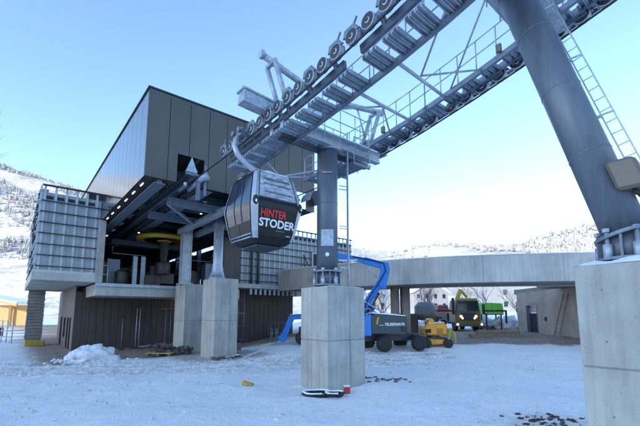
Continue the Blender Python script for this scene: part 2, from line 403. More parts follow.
while n < 1100:
    y = rg.uniform(330, 650); x = -y*rg.uniform(.56, .95)
    if noise.noise(Vector((x*.012,y*.012,8))) < -.12: continue
    conifer(b, x, y, hill_h(x,y)-.5, rg.uniform(4,10), rg.uniform(1.5,2.8), rg, 3, 5); n += 1
b.build('frosted_woods', M['frost_tree'], kind='stuff', label='frost-white conifer woods covering the sunlit hills beyond the site', category='woods')

# ------------------------------------------------------------------ concrete piers
def pier(s0, s1, t0, t1, z1, label, seam=None, snow=False):
    t = thing('concrete_pier', P((s0+s1)/2, (t0+t1)/2, 0), label, 'pier', 'concrete piers under the cableway')
    b = MB(); zs = z1*.47
    # shuttered in two lifts with a shallow construction joint, board joints on the faces
    b.lbox(s0, s1, t0, t1, -.4, zs-.012); b.lbox(s0+.012, s1-.012, t0+.012, t1-.012, zs-.012, zs+.012); b.lbox(s0, s1, t0, t1, zs+.012, z1)
    b.build('block', M['concrete'], t, bevel=.02)
    j = MB()
    if seam:
        for w in seam:
            j.lbox(s0-.003, s0+.02, t0+w*(t1-t0)-.012, t0+w*(t1-t0)+.012, .02, z1-.02)
            j.lbox(s0+w*(s1-s0)-.009, s0+w*(s1-s0)+.009, t0-.003, t0+.02, .02, z1-.02)
        j.each('shutter_joint', M['dark_concrete'], t)
    h = MB()
    for a in (.22, .78):
        for zz in (zs*.5, zs+(z1-zs)*.25, zs+(z1-zs)*.75):
            h.lathe([(.017,0),(.017,.006),(.0,.006)], P(s0-.004, t0+a*(t1-t0), zz), -U, 10)
            h.lathe([(.017,0),(.017,.006),(.0,.006)], P(s0+a*(s1-s0), t0-.004, zz), -V, 10)
    h.each('tie_hole', M['dark_concrete'], t)
    b = MB()
    if snow:
        nn = 14; vv = []
        for i in range(nn+1):
            for k in range(nn+1):
                a, c = i/nn, k/nn; e = min(a, 1-a, c, 1-c)
                vv.append(P(s0+(s1-s0)*a, t0+(t1-t0)*c, z1-.01+snow*min(1, e*7+.12)*(.8+.5*noise.noise(Vector((a*4,c*4,s0))))))
        b.add(vv, [(i*(nn+1)+k, (i+1)*(nn+1)+k, (i+1)*(nn+1)+k+1, i*(nn+1)+k+1) for i in range(nn) for k in range(nn)], True)
        b.build('snow_cap', M['snow'], t)
    return t
pier(-.68, .8, -.68, 1.05, 3.42, 'pale concrete pier in the middle carrying the upright tower with the inspection plate', (.58,), .05)
pier(9.7, 11.5, 0, 1.4, 4.5, 'tall concrete pier before the station, front one of its pair, under the flared column', (.3,.64))
pier(14.0, 15.9, -.15, 1.3, 4.42, 'stained concrete pier before the station wall, rear one of its pair, under the square column', (.5,))
pier(-9.5, -7.72, -.8, .9, 3.36, 'large close concrete pier at the right edge carrying the leaning tower', None, .13)

# ------------------------------------------------------------------ rope line
FAR = [(-30,18.2),(-16,13.0),(-12,11.6),(-8.2,10.47),(-5.92,9.9),(-4.4,9.58),(-2.2,9.2),(0,8.95),(2.2,8.8),(4,8.75),(30,8.75)]
NEAR = [(-30,16.5),(-16,12.2),(-12,11.0),(-8,9.95),(-6,9.52),(-4.4,9.27),(-2.2,9.02),(0,8.85),(2.2,8.75),(4,8.72),(30,8.72)]
def rz(side, s): return lerp(NEAR if side < 0 else FAR, s)
GT = 2.6
b = MB()
loop = [P(s, -GT, rz(-1, s)) for s in (-60,-30,-16,-12,-8,-6,-4.4,-2.2,0,2.2,4,10,17)]
loop[0] = P(-60,-GT,28); 
for k in range(1, 12): a = math.pi*k/12; loop.append(P(17+GT*math.sin(a), -GT*math.cos(a), 8.73))
loop += [P(s, GT, rz(1, s)) for s in (17,10,4,2.2,0,-2.2,-4.4,-5.92,-8.2,-12,-16,-30)]+[P(-60,GT,30)]
b.tube(loop, .028, 8)
b.build('haul_rope', M['rope'], label='dark steel haul rope running under the sheaves of both towers into the station', category='rope')

def tower(name, lab, group, zb, shaft_p, shaft_q, r, ranges, zarm, sarm, ladder, extra):
    root = thing(name, shaft_p, lab, 'lift tower', group)
    p, q = Vector(shaft_p), Vector(shaft_q); d = (q-p).normalized()
    b = MB(); b.lathe([(r*1.0,.0),(r,(q-p).length)], p, d, 32)
    b.build('shaft', M['shaft'], root)
    b = MB()                                        # welded ring seams up the tube
    for k in (.27,.52,.77): b.lathe([(r,-.02),(r+.008,-.012),(r+.008,.012),(r,.02)], p+(q-p)*k, d, 32)
    b.each('weld_seam', M['shaft'], root)
    # base: flange ring, gussets, anchor bolts
    b = MB(); b.lathe([(r*1.38,-.03),(r*1.38,.03)], p, d, 32, False); b.lathe([(r*1.3,0),(r*1.3,.05)], Vector((p.x,p.y,zb+.03)), (0,0,1), 32, False)
    b.build('base_flange', M['galv_dark'], root)
    b = MB(); b.lathe([(r*1.0,0),(r*1.0,(p.z-zb))], Vector((p.x,p.y,zb)), (0,0,1), 28); b.build('base_tube', M['shaft'], root)
    for k in range(6):
        w = 2*math.pi*(k+.5)/6; e = U*math.cos(w)+V*math.sin(w); x = Vector((-e.y,e.x,0))
        c = Vector((p.x,p.y,zb)); b = MB()
        b.prism([c+e*r*.9-x*.02+Vector((0,0,.05)), c+e*r*1.3-x*.02+Vector((0,0,.05)), c+e*r*1.3-x*.02+Vector((0,0,p.z-zb-.03)), c+e*r*.9-x*.02+Vector((0,0,p.z-zb-.03))], x*.04)
        b.build('gusset', M['shaft'], root)
        w += math.pi/6; e = U*math.cos(w)+V*math.sin(w); b = MB()
        b.lathe([(.075,.03),(.075,(p.z-zb)*.62),(.035,(p.z-zb)*.62),(.035,p.z-zb+.1)], c+e*r*1.18, (0,0,1), 12); b.lathe([(.06,.07),(.06,.14)], c+e*r*1.2, (0,0,1), 6, False); b.lathe([(.06,p.z-zb+.03),(.06,p.z-zb+.1)], c+e*r*1.2, (0,0,1), 6, False)
        b.build('anchor_bolt', M['galv'], root)
    # cross arm: twin box girders with end plates
    b = MB()
    for ds in (-.32, .32):
        b.bar(P(sarm+ds, -GT+.25, zarm), P(sarm+ds, GT-.25, zarm), .18, .3)
        b.bar(P(sarm+ds, -GT+.25, zarm-.16), P(sarm+ds, GT-.25, zarm-.16), .26, .03)
        b.bar(P(sarm+ds, -GT+.25, zarm+.16), P(sarm+ds, GT-.25, zarm+.16), .26, .03)
    for t in (-1.6,-.8,.8,1.6): b.bar(P(sarm-.4,t,zarm), P(sarm+.4,t,zarm), .12, .3)
    b.lathe([(r*1.25,-.06),(r*1.25,.0)], P(sarm,0,zarm-.18), (0,0,1), 24, False)
    b.build('cross_arm', M['galv'], root)
    b = MB()
    for ds in (-.62, .62):
        ps = [P(sarm+ds, t_, zarm+.2) for t_ in (-1.5,-.75,0,.75,1.5)]
        for q in ps: b.tube([q-Vector((0,0,.3)), q+Vector((0,0,1.0))], .018, 6)
        for h in (.5, 1.0): b.tube([ps[0]+Vector((0,0,h)), ps[-1]+Vector((0,0,h))], .018, 6)
        b.bar(P(sarm+ds*.8, -1.6, zarm+.12), P(sarm+ds*.8, 1.6, zarm+.12), .3, .03)
    b.build('arm_rail', M['galv'], root)
    b = MB()
    for k in range(5): b.tube([P(sarm-.2+.08*k, -2.2, zarm-.26-.02*k), P(sarm-.25+.1*k, -.9, zarm-.33), P(sarm-.2+.08*k, .9, zarm-.3), P(sarm-.1+.1*k, 2.2, zarm-.24)], .018, 5)
    b.each('cable', M['cable'], root)
    for side in (-1, 1):
        s0, s1 = ranges[side]; pitch = .56; n = int(abs(s1-s0)/pitch)
        tt = side*GT
        ab = MB(); 
        pts = [(s0+pitch*i, rz(side, s0+pitch*i)) for i in range(n+1)]
        for (sa, za), (sb, zb_) in zip(pts[::2], pts[2::2]):                # main rocker beam
            ab.bar(P(sa-.1, tt-side*.17, za+.34), P(sb+.02, tt-side*.17, zb_+.34), .08, .22)
        for (sa, za), (sb, zb_) in (zip(pts[::2], pts[2::2]) if side < 0 else ()):
            ab.bar(P(sa, tt-side*.3, za+.02), P(sb, tt-side*.3, zb_+.02), .1, .24)
            ab.bar(P(sa+.3, tt-side*.3, za+.02), P(sa+.3, tt-side*.12, za+.25), .1, .12)
        for i in range(0, n, 2):                                            # pair rockers
            sa, za = pts[i]; sb, zb_ = pts[i+1]
            ab.bar(P(sa-.14, tt-side*.1, za+.22), P(sb+.14, tt-side*.1, zb_+.22), .05, .12)
            ab.bar(P((sa+sb)/2, tt-side*.13, (za+zb_)/2+.18), P((sa+sb)/2, tt-side*.13, (za+zb_)/2+.42), .14, .09)
        asm = ab.build('sheave_assembly', M['galv_dark'], root)
        for s_, z_ in pts:
            sb = MB(); c = P(s_, tt, z_+.222)
            sb.lathe([(.06,-.1),(.08,-.07),(.17,-.05),(.17,-.075),(.205,-.075),(.214,-.045),(.196,-.012),(.196,.012),(.214,.045),(.205,.075),(.17,.075),(.17,.05),(.08,.07),(.06,.1)], c, V, 22)
            w = sb.build('sheave', M['wheel'], asm)
            sb = MB()
            for q in (-.068, .068):
                for k in range(5):
                    w_ = k*math.pi*.4+s_*2; sb.lathe([(.021,-.012),(.021,.012)], c+V*q*.88+(U*math.cos(w_)+Vector((0,0,1))*math.sin(w_))*.12, V, 8)
                sb.lathe([(.178,-.004),(.192,-.004),(.192,.004),(.178,.004)], c+V*q*1.12, V, 20)
            sb.tube([c-V*.13, c+V*.13], .05, 10)
            sb.build('sheave_liner', M['machine'], asm)
        # rope guard clips above the wheels
        for i in range(0, n+1, 2):
            s_, z_ = pts[i]; g = MB(); c = P(s_, tt+side*.02, z_+.4)
            g.prism([c-U*.3-Vector((0,0,.1)), c+U*.3-Vector((0,0,.1)), c+U*.24+Vector((0,0,.1)), c-U*.1+Vector((0,0,.13))], V*side*.05)
            if i >= n-1 or i == 0: g.bar(c-U*.05+V*side*.02+Vector((0,0,.08)), c-U*.16+Vector((0,0,.3)), .05, .03)
            g.build('rope_guard', M['galv_dark'], asm)
        # catwalk of pressed trays inside the rope, on a box stringer
        cw = MB(); i0 = side*(1.66 if side < 0 else 1.98); w = .74 if side < 0 else .84; cz = -.3 if side < 0 else .36
        k = 0; s_ = s0-.25
        while s_ < s1-.2:
            for j in range(3):
                sa = s_+j*.16; za = rz(side, sa)+cz
                cw.prism([P(sa, i0, za), P(sa+.14, i0, za+(rz(side,sa+.14)-rz(side,sa))), P(sa+.14, i0, za-.1), P(sa+.115, i0, za-.1), P(sa+.115, i0, za-.015), P(sa+.025, i0, za-.015), P(sa+.025, i0, za-.1), P(sa, i0, za-.1)], V*side*w)
            s_ += .66; k += 1
        cat = cw.build('catwalk', M['galv'], root)
        st = MB()
        L_ = [s0-.3+(s1-s0+.5)*i/8 for i in range(9)]
        for a_, c_ in zip(L_, L_[1:]):
            for e, h in ((i0-side*.06,.17),):
                st.bar(P(a_, e, rz(side,a_)+cz-.08), P(c_, e, rz(side,c_)+cz-.08), .1, h)
            if side > 0: st.bar(P(a_, i0+side*(w+.03), rz(side,a_)+cz-.06), P(c_, i0+side*(w+.03), rz(side,c_)+cz-.06), .05, .1)
        st.build('stringer', M['galv_dark'], root)
        hr = MB(); e = i0-side*.1; posts = [s0-.2+(s1-s0+.3)*i/11 for i in range(12)]
        for i, a_ in enumerate(posts):
            hr.tube([P(a_, e, rz(side,a_)+cz-.1), P(a_, e, rz(side,a_)+cz+.98)], .02, 6)
            if i < 11:
                c_ = posts[i+1]
                for h in (cz+.5, cz+.98): hr.tube([P(a_, e, rz(side,a_)+h), P(c_, e, rz(side,c_)+h)], .018, 6)
        hr.build('handrail', M['galv'], root)
        # rope lifting frame beyond the rope
        f = MB(); za = rz(side, sarm)-8.85
        for ds in (-.25, .25):
            f.tube([P(sarm+ds, side*2.0, 9.3+za), P(sarm+ds, side*2.6, 10.85+za)], .085, 8)
        f.tube([P(sarm, side*.75, 10.62+za), P(sarm, side*2.95, 11.05+za)], .11, 10)
        f.bar(P(sarm-.3, side*2.6, 10.88+za), P(sarm+.3, side*2.6, 10.88+za), .12)
        f.tube([P(sarm, side*1.5, 10.76+za), P(sarm, side*1.95, 9.6+za)], .035, 6)
        f.lathe([(.15,-.05),(.15,.06)], P(sarm, side*2.98, 11.06+za), V, 12, False)
        f.build('lifting_frame', M['galv'], root)
        f = MB()
        f.bar(P(sarm+.35, side*2.2, 9.42+za), P(sarm+.35, side*3.5, 9.5+za), .42, .4)
        f.bar(P(sarm+.35, side*2.3, 9.66+za), P(sarm+.35, side*3.55, 9.74+za), .5, .06)
        f.build('guide_box', M['galv'], root)
        # small junction boxes and cable tray on the outer side
        f = MB()
        for k in (.25,.62):
            a_ = s0+(s1-s0)*k; f.lbox(a_-.07, a_+.07, i0-side*.22, i0-side*.12, rz(side,a_)+cz, rz(side,a_)+cz+.24)
        f.each('junction_box', M['grey_box'], root)
    # horizontal bracing between the two catwalks
    b = MB()
    for (a, c, rr) in extra['brace']: b.tube([a, c], rr, 8)
    b.each('bracing', M['galv'], root)
    # ladder
    la, lb, wv = ladder; lw = .19 if p.y > 11 else .1; thin = 1 if lw > .15 else .55; b = MB(); L_ = (lb-la).length; dd = (lb-la)/L_
    for e in (-1, 1): b.bar(la+wv*e*lw, lb+wv*e*lw, .035*thin, .05*thin)
    k = .15
    while k < L_: b.tube([la+dd*k-wv*lw, la+dd*k+wv*lw], .016*thin, 6); k += .28
    nrm = (p-la)-dd*(p-la).dot(dd); nrm.normalize()
    for i in range(4):
        c = la+dd*(L_*(.08+.27*i)); 
        for e in (-1,1): b.bar(c+wv*e*lw, c+wv*e*lw+nrm*.34, .03)
    b.build('ladder', M['galv'], root)
    b = MB(); b.tube([la+wv*.38-dd*.5, lb+wv*.34], .012, 6); b.build('safety_cable', M['galv_dark'], root)
    return root

def tube_list(s, pairs): return pairs
r1 = .375
T1 = tower('lift_tower', 'upright steel lift tower in the middle, whose ladder and inspection plate stand above its pier', 'lift towers', 3.45,
    P(0,-.12,3.98), P(0,-.1,8.72), r1, {-1:(-3.3,3.9), 1:(-2.75,3.9)}, 8.72, 0,
    (P(-.25,.68,3.7), P(-.25,.68,9.3), U*.75+V*.66), {'brace': [
        (P(-3.05,-1.55,8.78), P(-2.24,2.12,9.5), .05), (P(-2.1,-1.55,8.7), P(-2.7,-.1,9.06), .03), (P(-2.7,-.1,9.06), P(-1.2,2.12,9.38), .03),
        (P(2.0,-1.6,8.42), P(3.2,-.1,8.45), .045), (P(3.2,-.1,8.45), P(2.1,2.1,9.1), .045), (P(3.2,-.1,8.45), P(3.5,2.1,9.05), .045), (P(3.7,-1.6,8.4), P(3.2,-.1,8.45), .03)]})
# inspection plate, maintenance platform and snow on the arm of the upright tower
b = MB(); n_ = (-U*.75-V*.66).normalized(); x_ = Vector((-n_.y, n_.x, 0)); c = P(0,-.11,5.15)+n_*(r1+.0)
b.hexa([c+x_*a+n_*e+Vector((0,0,h)) for h in (-.3,.3) for a, e in ((-.22,-.1),(.22,-.1),(.22,.03),(-.22,.03))]); b.build('inspection_plate', M['galv'], T1, bevel=.01)
b = MB(); c = P(0,-.11,4.55)+n_*r1; b.lathe([(.07,0),(.07,.05),(.04,.05),(.04,.06)], c, n_, 12, False); b.build('earth_terminal', M['white'], T1)
b = MB(); c = P(0,-.11,7.55)+n_*r1; b.bar(c-x_*.17, c+x_*.17, .03, .04); b.build('hanging_bracket', M['galv'], T1)
b = MB()
for k in range(6): b.bar(P(-.55,.75+.14*k,8.15), P(.75,.75+.14*k,8.15), .1, .03)
b.bar(P(-.55,.72,8.1), P(-.55,1.6,8.1), .06, .1); b.bar(P(.75,.72,8.1), P(.75,1.6,8.1), .06, .1)
b.build('service_platform', M['galv_dark'], T1)
b = MB()
for s_, t_ in ((-.55,1.6),(.75,1.6),(-.55,.75),(.1,1.6)): b.tube([P(s_,t_,8.1), P(s_,t_,9.15)], .02, 6)
for h in (8.65, 9.15): b.tube([P(-.55,.75,h), P(-.55,1.6,h), P(.75,1.6,h)], .018, 6)
b.build('platform_rail', M['galv'], T1)
b = MB(); b.bar(P(-.32,-1.0,8.98), P(-.32,.55,8.98), .28, .07); b.bar(P(-.32,.9,8.98), P(-.32,2.2,8.98), .28, .06); b.each('snow', M['snow'], T1)

def S2(z): return -8.38+(z-3.95)*.258
T2 = tower('lift_tower', 'thick leaning steel lift tower at the right edge, grey box on its side', 'lift towers', 3.44,
    P(S2(3.95),.0,3.95), P(S2(10.2),0,10.2), .365, {-1:(-9.5,-3.75), 1:(-9.7,-3.05)}, 10.35, S2(10.35),
    (P(S2(4.7)-.6,.3,4.6), P(S2(10.1)-.42,.3,10.1), (U*.97+Vector((0,0,-.23))).normalized()), {'brace': [
        (P(-4.44,-1.7,8.95), P(-3.65,2.12,9.75), .05), (P(-4.2,-.15,9.3), P(-6.0,-1.8,9.2), .03), (P(-4.2,-.15,9.3), P(-5.1,2.12,10.05), .03), (P(-3.65,2.12,9.75), P(-6.5,-.2,10.9), .03), (P(-8.5,-1.7,9.8), P(-8.5,2.1,10.9), .05)]})
b = MB(); c = P(S2(4.98)-.42, -.12, 5.0); dd = Vector(P(S2(10.2),0,10.2)-P(S2(3.95),0,3.95)).normalized()
for a in (0,): b.hexa([c+U*e*.22+V*f_*.33+dd*h for h in (-.3,.3) for e, f_ in ((-1,-1),(1,-1),(1,1),(-1,1))])
b.build('control_box', M['grey_box'], T2, bevel=.05)
b = MB(); 
for k in (-.2,.05,.2): b.tube([c-dd*.3+V*k, c-dd*.45+V*k-U*.05], .035, 8)
b.each('cable_gland', M['cable'], T2)

# ------------------------------------------------------------------ gondola cabin
CS, CT = 1.4, -2.0
root = thing('gondola_cabin', P(CS, CT, 4.75), 'black gondola cabin with red and white lettering and snow on its back', 'gondola')
SEC = [(4.86,.66,.62),(4.97,.80,.76),(5.1,.87,.82),(6.02,1.06,.97),(6.2,1.07,.97),(6.35,1.05,.955),(7.15,.86,.8),(7.3,.8,.74),(7.36,.72,.66)]
def sec_at(z):
    for a, c in zip(SEC, SEC[1:]):
        if z <= c[0]:
            k = (z-a[0])/(c[0]-a[0]); return a[1]+(c[1]-a[1])*k, a[2]+(c[2]-a[2])*k
    return SEC[-1][1:]
def CP(a, bb, z, off=0):
    l, w = sec_at(z); return P(CS+a*(l+off), CT+bb*(w+off), z)
b = MB(); CH = .12; vv = []
for z, l, w in SEC:
    for a, c in ((-1+CH,-1),(1-CH,-1),(1,-1+CH),(1,1-CH),(1-CH,1),(-1+CH,1),(-1,1-CH),(-1,-1+CH)): vv.append(P(CS+a*l, CT+c*w, z))
ff = [[i*8+j, i*8+(j+1)%8, (i+1)*8+(j+1)%8, (i+1)*8+j] for i in range(len(SEC)-1) for j in range(8)]
ff += [list(range(8))[::-1], [(len(SEC)-1)*8+j for j in range(8)]]
b.add(vv, ff); b.build('body', M['cabin'], root, bevel=.03)
def strip(mb, face, a0, a1, z0, z1, off, nz=6, na=4, thick=0):   # panel following the bulge of the body
    vs = []
    for i in range(nz+1):
        z = z0+(z1-z0)*i/nz; l, w = sec_at(z)
        for j in range(na+1):
            a = a0+(a1-a0)*j/na
            if face == '-s': vs.append(P(CS-l-off, CT+a*w, z))
            elif face == '+s': vs.append(P(CS+l+off, CT+a*w, z))
            elif face == '-t': vs.append(P(CS+a*l, CT-w-off, z))
            else: vs.append(P(CS+a*l, CT+w+off, z))
    mb.add(vs, [(i*(na+1)+j, i*(na+1)+j+1, (i+1)*(na+1)+j+1, (i+1)*(na+1)+j) for i in range(nz) for j in range(na)], True); return mb
for f, rngs in (('-t', ((-.8,-.28),(-.2,.2),(.28,.8))), ('+t', ((-.8,-.28),(-.2,.2),(.28,.8)))):
    for a0, a1 in rngs:
        strip(MB(), f, a0, a1, 5.55, 7.1, .012).build('side_window', M['mirror_glass'], root)
    strip(MB(), f, -.82, -.02, 4.98, 5.5, .01).build('door', M['cabin'], root); strip(MB(), f, .02, .82, 4.98, 5.5, .01).build('door', M['cabin'], root)
strip(MB(), '-s', -.8, .8, 6.3, 7.28, .012, 8).build('end_window', M['glass'], root)
strip(MB(), '+s', -.8, .8, 5.5, 7.08, .012).build('end_window', M['glass'], root)
# silver corner pillars
for a, c in ((-1,-1),(-1,1),(1,-1),(1,1)):
    b = MB(); vs = []; zz = [4.98,5.2,5.6,6.02,6.2,6.4,6.8,7.15,7.3]
    for z in zz:
        l, w = sec_at(z); l += .02; w += .02; k = .2
        vs += [P(CS+a*l, CT+c*w*(1-k), z), P(CS+a*l, CT+c*(w-.08), z), P(CS+a*(l-.09), CT+c*w, z), P(CS+a*l*(1-.12), CT+c*w, z)]
    b.add(vs, [(i*4+j, i*4+j+1, i*4+5+j, i*4+4+j) for i in range(len(zz)-1) for j in range(3)])
    b.build('corner_pillar', M['silver'], root)
    b = MB(); b.blob(P(CS+a*1.06, CT+c*.88, 6.18), .1, .1, .17, 3, .05, 10, 6); bm = b.build('bumper', M['rubber'], root)
    b = MB(); l = CP(a, c*.9, 6.14, .085); b.blob(P(CS+a*1.14, CT+c*.9, 6.13), .035, .035, .06, 1, 0, 8, 5); b.build('bumper_cap', M['white'], bm)
# roof pod, sill mouldings, underside pan
b = MB(); b.lbox(CS-.5,CS+.5,CT-.45,CT+.45,7.36,7.44); b.build('roof_pod', M['silver'], root, bevel=.03)
b = MB()
for z in (5.02, 5.12):
    for c in (-1, 1): b.tube([CP(-.85, c, z, .0)+V*c*.03, CP(.85, c, z, 0)+V*c*.03], .022, 6)
b.each('sill_rail', M['silver'], root)
b = MB(); b.lbox(CS-.5,CS+.5,CT-.5,CT+.5,4.76,4.87); b.build('floor_pan', M['machine'], root, bevel=.03)
# ski rack rails on the end and snow caught on roof and end window
b = MB()
for z in (6.55, 6.85, 7.05): b.tube([CP(-1, -.62, z, 0)-U*.05, CP(-1, .62, z, 0)-U*.05], .022, 6)
b.each('end_rail', M['galv_dark'], root)
b = MB(); vs = []; nz, na = 30, 40
for i in range(nz+1):
    z = 6.36+(7.33-6.36)*i/nz; l, w = sec_at(z)
    for j in range(na+1):
        a = -.78+1.56*j/na; e = min(1, 8*min(i/nz+.02, 1-i/nz+.05, j/na+.03, 1-j/na+.03))
        vs.append(P(CS-l-.014-.05*max(0, e*(.62+.9*noise.noise(Vector((a*3.4,z*6,0)))+.4*noise.noise(Vector((a*8,z*17,0))))-.08-(.5 if 6.98 < z < 7.06 else 0)-(.25 if 6.7 < z < 6.76 else 0)), CT+a*w, z))
b.add(vs, [(i*(na+1)+j, (i+1)*(na+1)+j, (i+1)*(na+1)+j+1, i*(na+1)+j+1) for i in range(nz) for j in range(na)], True)
b.build('window_snow', M['frost_snow'], root)
b = MB(); vs = []
for i in range(13):
    for j in range(13):
        a = -1+i/6; c = -1+j/6; e = min(1, 5*min(1-abs(a)+.02, 1-abs(c)+.02)); vs.append(P(CS+a*.8, CT+c*.74, 7.31+.14*e*(.85+.4*noise.noise(Vector((a*3,c*3,4))))))
b.add(vs, [(i*13+j, (i+1)*13+j, (i+1)*13+j+1, i*13+j+1) for i in range(12) for j in range(12)], True); b.build('roof_snow', M['snow'], root)
# hanger arm and grip
hp = [P(1.45,-2.0,7.4), P(1.47,-2.2,7.62), P(1.5,-2.62,7.82), P(1.55,-2.95,8.1), P(1.62,-3.05,8.4), P(1.7,-2.98,8.7), P(1.78,-2.8,8.95)]
b = MB(); b.tube(hp, [.13,.12,.11,.105,.1,.095,.09], 12); b.build('hanger', M['silver'], root)
b = MB(); b.lbox(1.5,2.05,-2.9,-2.5,8.86,9.08); b.lbox(1.62,1.95,-2.82,-2.58,9.08,9.25); b.lathe([(.11,0),(.11,.07)], P(2.0,-2.93,9.05), -V, 12); b.lathe([(.11,0),(.11,.07)], P(1.55,-2.93,9.05), -V, 12)
b.build('grip', M['galv_dark'], root, bevel=.02)
def text(body, name, origin, xdir, ydir, height, width, m, parent, bold=.0):
    cu = bpy.data.curves.new(name, 'FONT'); cu.body = body; cu.size = 1; cu.offset = bold; cu.resolution_u = 3
    o = bpy.data.objects.new(name, cu); COL.objects.link(o); bpy.context.view_layer.update()
    me = bpy.data.meshes.new_from_object(o); bpy.data.objects.remove(o)
    X = [v.co.x for v in me.vertices]; Y = [v.co.y for v in me.vertices]
    x0, x1, y0, y1 = min(X), max(X), min(Y), max(Y)
    mb = MB(); mb.add([origin(((v.co.x-x0)/(x1-x0))*width, ((v.co.y-y0)/(y1-y0))*height) for v in me.vertices], [tuple(p.vertices) for p in me.polygons])
    bpy.data.meshes.remove(me)
    return mb.build(name, m, parent)
def on_end(a0, z0):
    def f(x, y):
        z = z0+y; l, w = sec_at(z); return P(CS-l-.016, CT+a0+x, z)
    return f
text('HINTER', 'red_lettering', on_end(-.66, 5.70), None, None, .25, 1.02, M['redletter'], root, .025)
text('STODER', 'white_lettering', on_end(-.68, 5.37), None, None, .28, 1.42, M['white'], root, .03)
strip(MB(), '-s', -.02, .4, 5.26, 5.31, .014, 1, 4).build('small_print', M['greyletter'], root)
strip(MB(), '-s', .5, .72, 5.14, 5.17, .014, 1, 4).build('small_print', M['batten'], root)

# ------------------------------------------------------------------ station building
root = thing('station_building', P(22, 0, 0), 'large valley station with dark metal roof box cantilevered over an open hall', 'station')
SF, TL, TR, Z0, Z1, SB = 6.5, -4.8, 4.5, 8.37, 12.4, 40.0
# front fascia of standing panels with an entry hole for each rope
fr = MB(); w = .93; t = TL; 
def hole(t): return None
edges = [TL+.93*i for i in range(11)]; edges[-1] = TR
for a, c in zip(edges, edges[1:]):
    z0 = Z0; cuts = [(a, c, Z0)]
    for h0, h1, hz in ((-3.45,-2.2,9.72),(2.9,3.9,9.4)):
        new = []
        for (x0, x1, zz) in cuts:
            for y0, y1, z_ in ((x0, min(x1,h0), zz), (max(x0,h0), min(x1,h1), hz), (max(x0,h1), x1, zz)):
                if y1-y0 > .02: new.append((y0, y1, max(zz, z_) if z_ == hz else zz))
        cuts = new
    for x0, x1, zz in cuts:
        fr.lbox(SF, SF+.06, x0+(.012 if x0 == a else 0), x1-(.012 if x1 == c else 0), zz, Z1)
fr.build('front_fascia', M['fascia'], root)
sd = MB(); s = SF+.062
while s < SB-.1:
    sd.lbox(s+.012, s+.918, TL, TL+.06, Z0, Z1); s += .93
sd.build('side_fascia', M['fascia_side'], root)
b = MB(); b.lbox(SF+.1, SB, TL+.08, TR-.02, Z1-.35, Z1-.05); rf = b.build('roof', M['machine'], root)
b = MB(); b.lbox(SF-.05, SB+.05, TL-.05, TL+.12, Z1, Z1+.06); b.lbox(SF-.05, SF+.12, TL+.12, TR+.05, Z1, Z1+.06); b.build('roof_edge_trim', M['machine'], rf)
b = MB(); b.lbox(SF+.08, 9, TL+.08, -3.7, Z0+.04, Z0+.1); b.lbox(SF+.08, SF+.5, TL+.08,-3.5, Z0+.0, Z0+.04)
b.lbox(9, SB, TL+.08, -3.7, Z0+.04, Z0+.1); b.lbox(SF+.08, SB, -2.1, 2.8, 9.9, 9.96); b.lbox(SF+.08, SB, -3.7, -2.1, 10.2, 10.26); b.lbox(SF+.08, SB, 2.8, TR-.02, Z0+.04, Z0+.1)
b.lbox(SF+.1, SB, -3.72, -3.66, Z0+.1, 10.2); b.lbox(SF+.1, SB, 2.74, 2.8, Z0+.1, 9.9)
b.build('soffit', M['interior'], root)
b = MB()
for s_ in range(9, 38, 3): b.lbox(s_, s_+.25, -3.6, 2.7, 9.5, 9.85)
b.lbox(SF+.2, SB, -4.2, -4.0, Z0-.14, Z0+.04); b.lbox(SF+.2, SB, -4.35, -3.85, Z0-.17, Z0-.14)
b.each('roof_beam', M['galv_dark'], root)
for s_ in (7.9, 9.4, 10.95, 12.65, 14.3, 15.8, 17.6, 19.6, 21.8):
    b = MB(); b.lbox(s_-.24, s_+.24, -4.57, -4.53, Z0-.0, Z0+.04); b.build('strip_light', M['lamp'], root)
for s_, t_, z_ in ((7.2,-3.9,8.36),(14.6,.9,9.4),(12.2,.2,9.4),(13.2,-.6,9.4),(18,-2.2,8.2)):
    b = MB(); b.lathe([(.07,0),(.07,-.04)], P(s_,t_,z_), (0,0,1), 10, False); b.build('spot_light', M['lamp'], root)
# deck, hall walls
b = MB(); b.lbox(16.5, SB, TL, 5.0, 3.62, 4.36); b.build('deck', M['bridge'], root, bevel=.02)
b = MB(); b.lbox(16.36, 16.5, TL-.05, 1.6, 4.2, 4.4); b.build('deck_edge', M['galv'], root)
b = MB()
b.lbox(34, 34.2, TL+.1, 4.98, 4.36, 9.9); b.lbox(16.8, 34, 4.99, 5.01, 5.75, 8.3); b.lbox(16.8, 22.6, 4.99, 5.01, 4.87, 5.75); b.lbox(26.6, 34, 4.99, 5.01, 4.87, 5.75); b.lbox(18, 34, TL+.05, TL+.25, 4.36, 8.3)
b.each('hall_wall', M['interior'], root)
b = MB(); b.lbox(16.5, 16.62, 3.55, 5.0, 4.7, Z0+1); b.build('hall_cladding', M['brown'], root)
for k in range(9):                                    # pale louvres at the open right side of the hall
    b = MB(); z_ = 5.9+.28*k; b.bar(P(17.2, 4.9, z_), P(33, 4.9, z_), .05, .05); b.build('louvre', M['galv'], root)
b = MB()
for s_, t_ in ((24,4.6),(30,4.6),(24,-4.4)): b.lbox(s_, s_+.35, t_-.17, t_+.17, 4.36, 9.9)
b.each('hall_column', M['galv_dark'], root)
